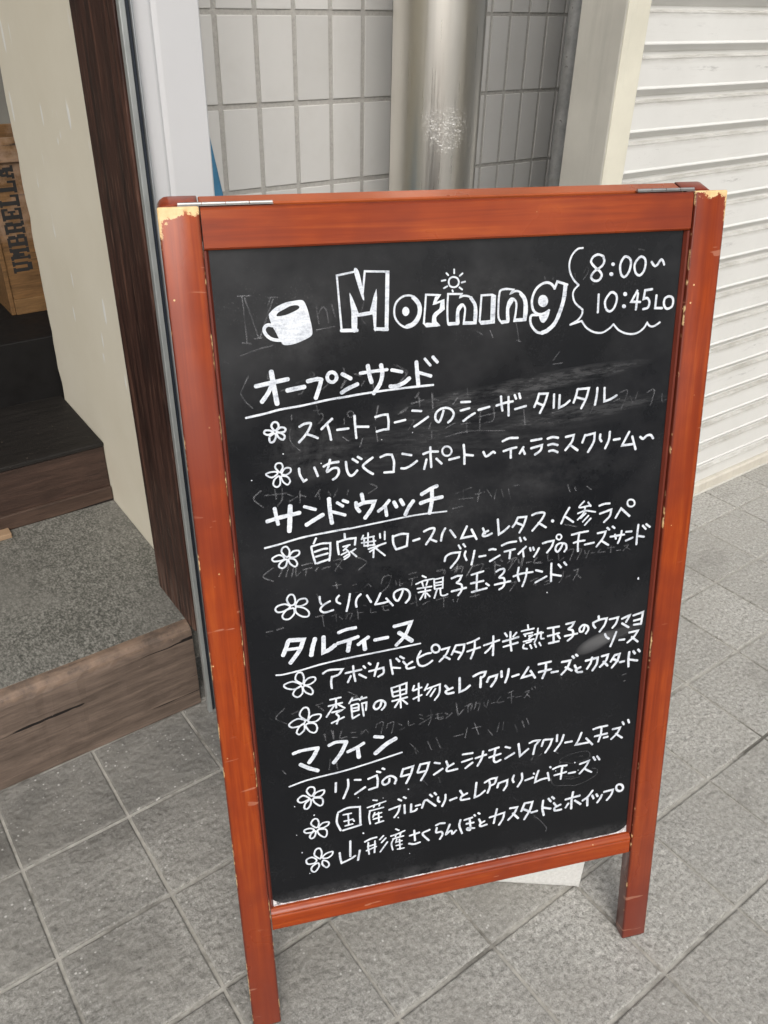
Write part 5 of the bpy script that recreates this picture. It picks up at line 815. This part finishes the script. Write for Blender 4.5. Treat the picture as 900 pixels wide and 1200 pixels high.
# ---------------------------------------------------------------- white block behind the board
k = M('white_block_grain'); c = k.ramp(k.noise(160, 4, 0.7), [(0.3, (0.55, 0.545, 0.52)), (0.7, (0.70, 0.695, 0.67))])
WBK = k.set(c, 0.85, spec=0.2, normal=k.bump(k.noise(220, 4, 0.7), 0.5, 0.002))
blk = empty('concrete_block', (0.827, 0.514, 0.0), math.atan2(0.514 - 0.607, 0.827 - 0.709))
bpy.data.objects.remove(blk)
bm = bmesh.new(); random.seed(21)
nx = 60; Lb, Db, Hb = 0.30, 0.11, 0.16
low = [0.003 + random.uniform(0, 0.004) + 0.003 * math.sin(i * 0.5) ** 2 for i in range(nx + 1)]; low[-1] = 0.0015; low[0] = 0.0015
F_, Bk = [], []
for i in range(nx + 1):
    x = -Lb + Lb * i / nx
    F_.append([bm.verts.new((x, 0.0025, 0.0)), bm.verts.new((x, 0.0, low[i])), bm.verts.new((x, 0.0, Hb - 0.003)), bm.verts.new((x, 0.003, Hb)), bm.verts.new((x, Db, Hb)), bm.verts.new((x, Db, 0.0))])
for a, b in zip(F_, F_[1:]):
    for i in range(6): bm.faces.new((a[i], a[(i + 1) % 6], b[(i + 1) % 6], b[i]))
bm.faces.new(list(reversed(F_[0]))); bm.faces.new(F_[-1])
o = obj('concrete_block', bm, WBK); o.location = (0.827, 0.514, 0.0006); o.rotation_euler = (0, 0, math.atan2(-0.093, 0.118))
tag(o, 'white block set on the paving behind the lower rail of the menu board', 'block')

# ---------------------------------------------------------------- street trees across the road (seen in the steel column)
def tree(x, y, h, r, seed, label):
    rng = random.Random(seed)
    t_ = tag(empty('street_tree', (x, y, -0.15)), label, 'tree', 'trees across the road')
    bm = bmesh.new(); tube(bm, [(0, 0, 0), (0.04, 0.02, h * 0.25), (-0.03, 0.05, h * 0.5), (0.05, 0.0, h * 0.75)], 0.14, 10)
    for k in range(6):
        a = k * 1.05; tube(bm, [(0, 0, h * (0.35 + 0.05 * k)), (math.cos(a) * r * 0.35, math.sin(a) * r * 0.35, h * (0.50 + 0.05 * k)), (math.cos(a) * r * 0.75, math.sin(a) * r * 0.75, h * (0.58 + 0.05 * k))], 0.045, 6)
    obj('trunk', bm, BARK, t_)
    bm = bmesh.new()
    cl = [(Vector((rng.gauss(0, r * 0.45), rng.gauss(0, r * 0.45), h * rng.uniform(0.42, 1.0))), rng.uniform(0.35, 0.75)) for _ in range(46)]
    for c_, s_ in cl:
        for _ in range(75):
            p = c_ + Vector((rng.gauss(0, s_ * 0.5), rng.gauss(0, s_ * 0.5), rng.gauss(0, s_ * 0.4)))
            u = Vector((rng.gauss(0, 1), rng.gauss(0, 1), rng.gauss(0, 1))).normalized(); w = u.orthogonal().normalized()
            L_ = rng.uniform(0.10, 0.2)
            bm.faces.new([bm.verts.new(p + q) for q in (-u * L_, w * L_ * 0.4, u * L_, -w * L_ * 0.4)])
    obj('crown', bm, LEAF, t_, recalc=False)
BARK = mat_plain('bark', (0.10, 0.08, 0.06), 0.9)
LEAF = mat_plain('leaves', (0.075, 0.13, 0.035), 0.6, var=0.4, scale=2)
tree(-1.5, -8.5, 6.5, 2.2, 1, 'leafy green street tree across the road, behind the viewer to the left')
tree(4.0, -9.5, 7.5, 2.6, 2, 'taller leafy green street tree across the road, behind the viewer to the right')
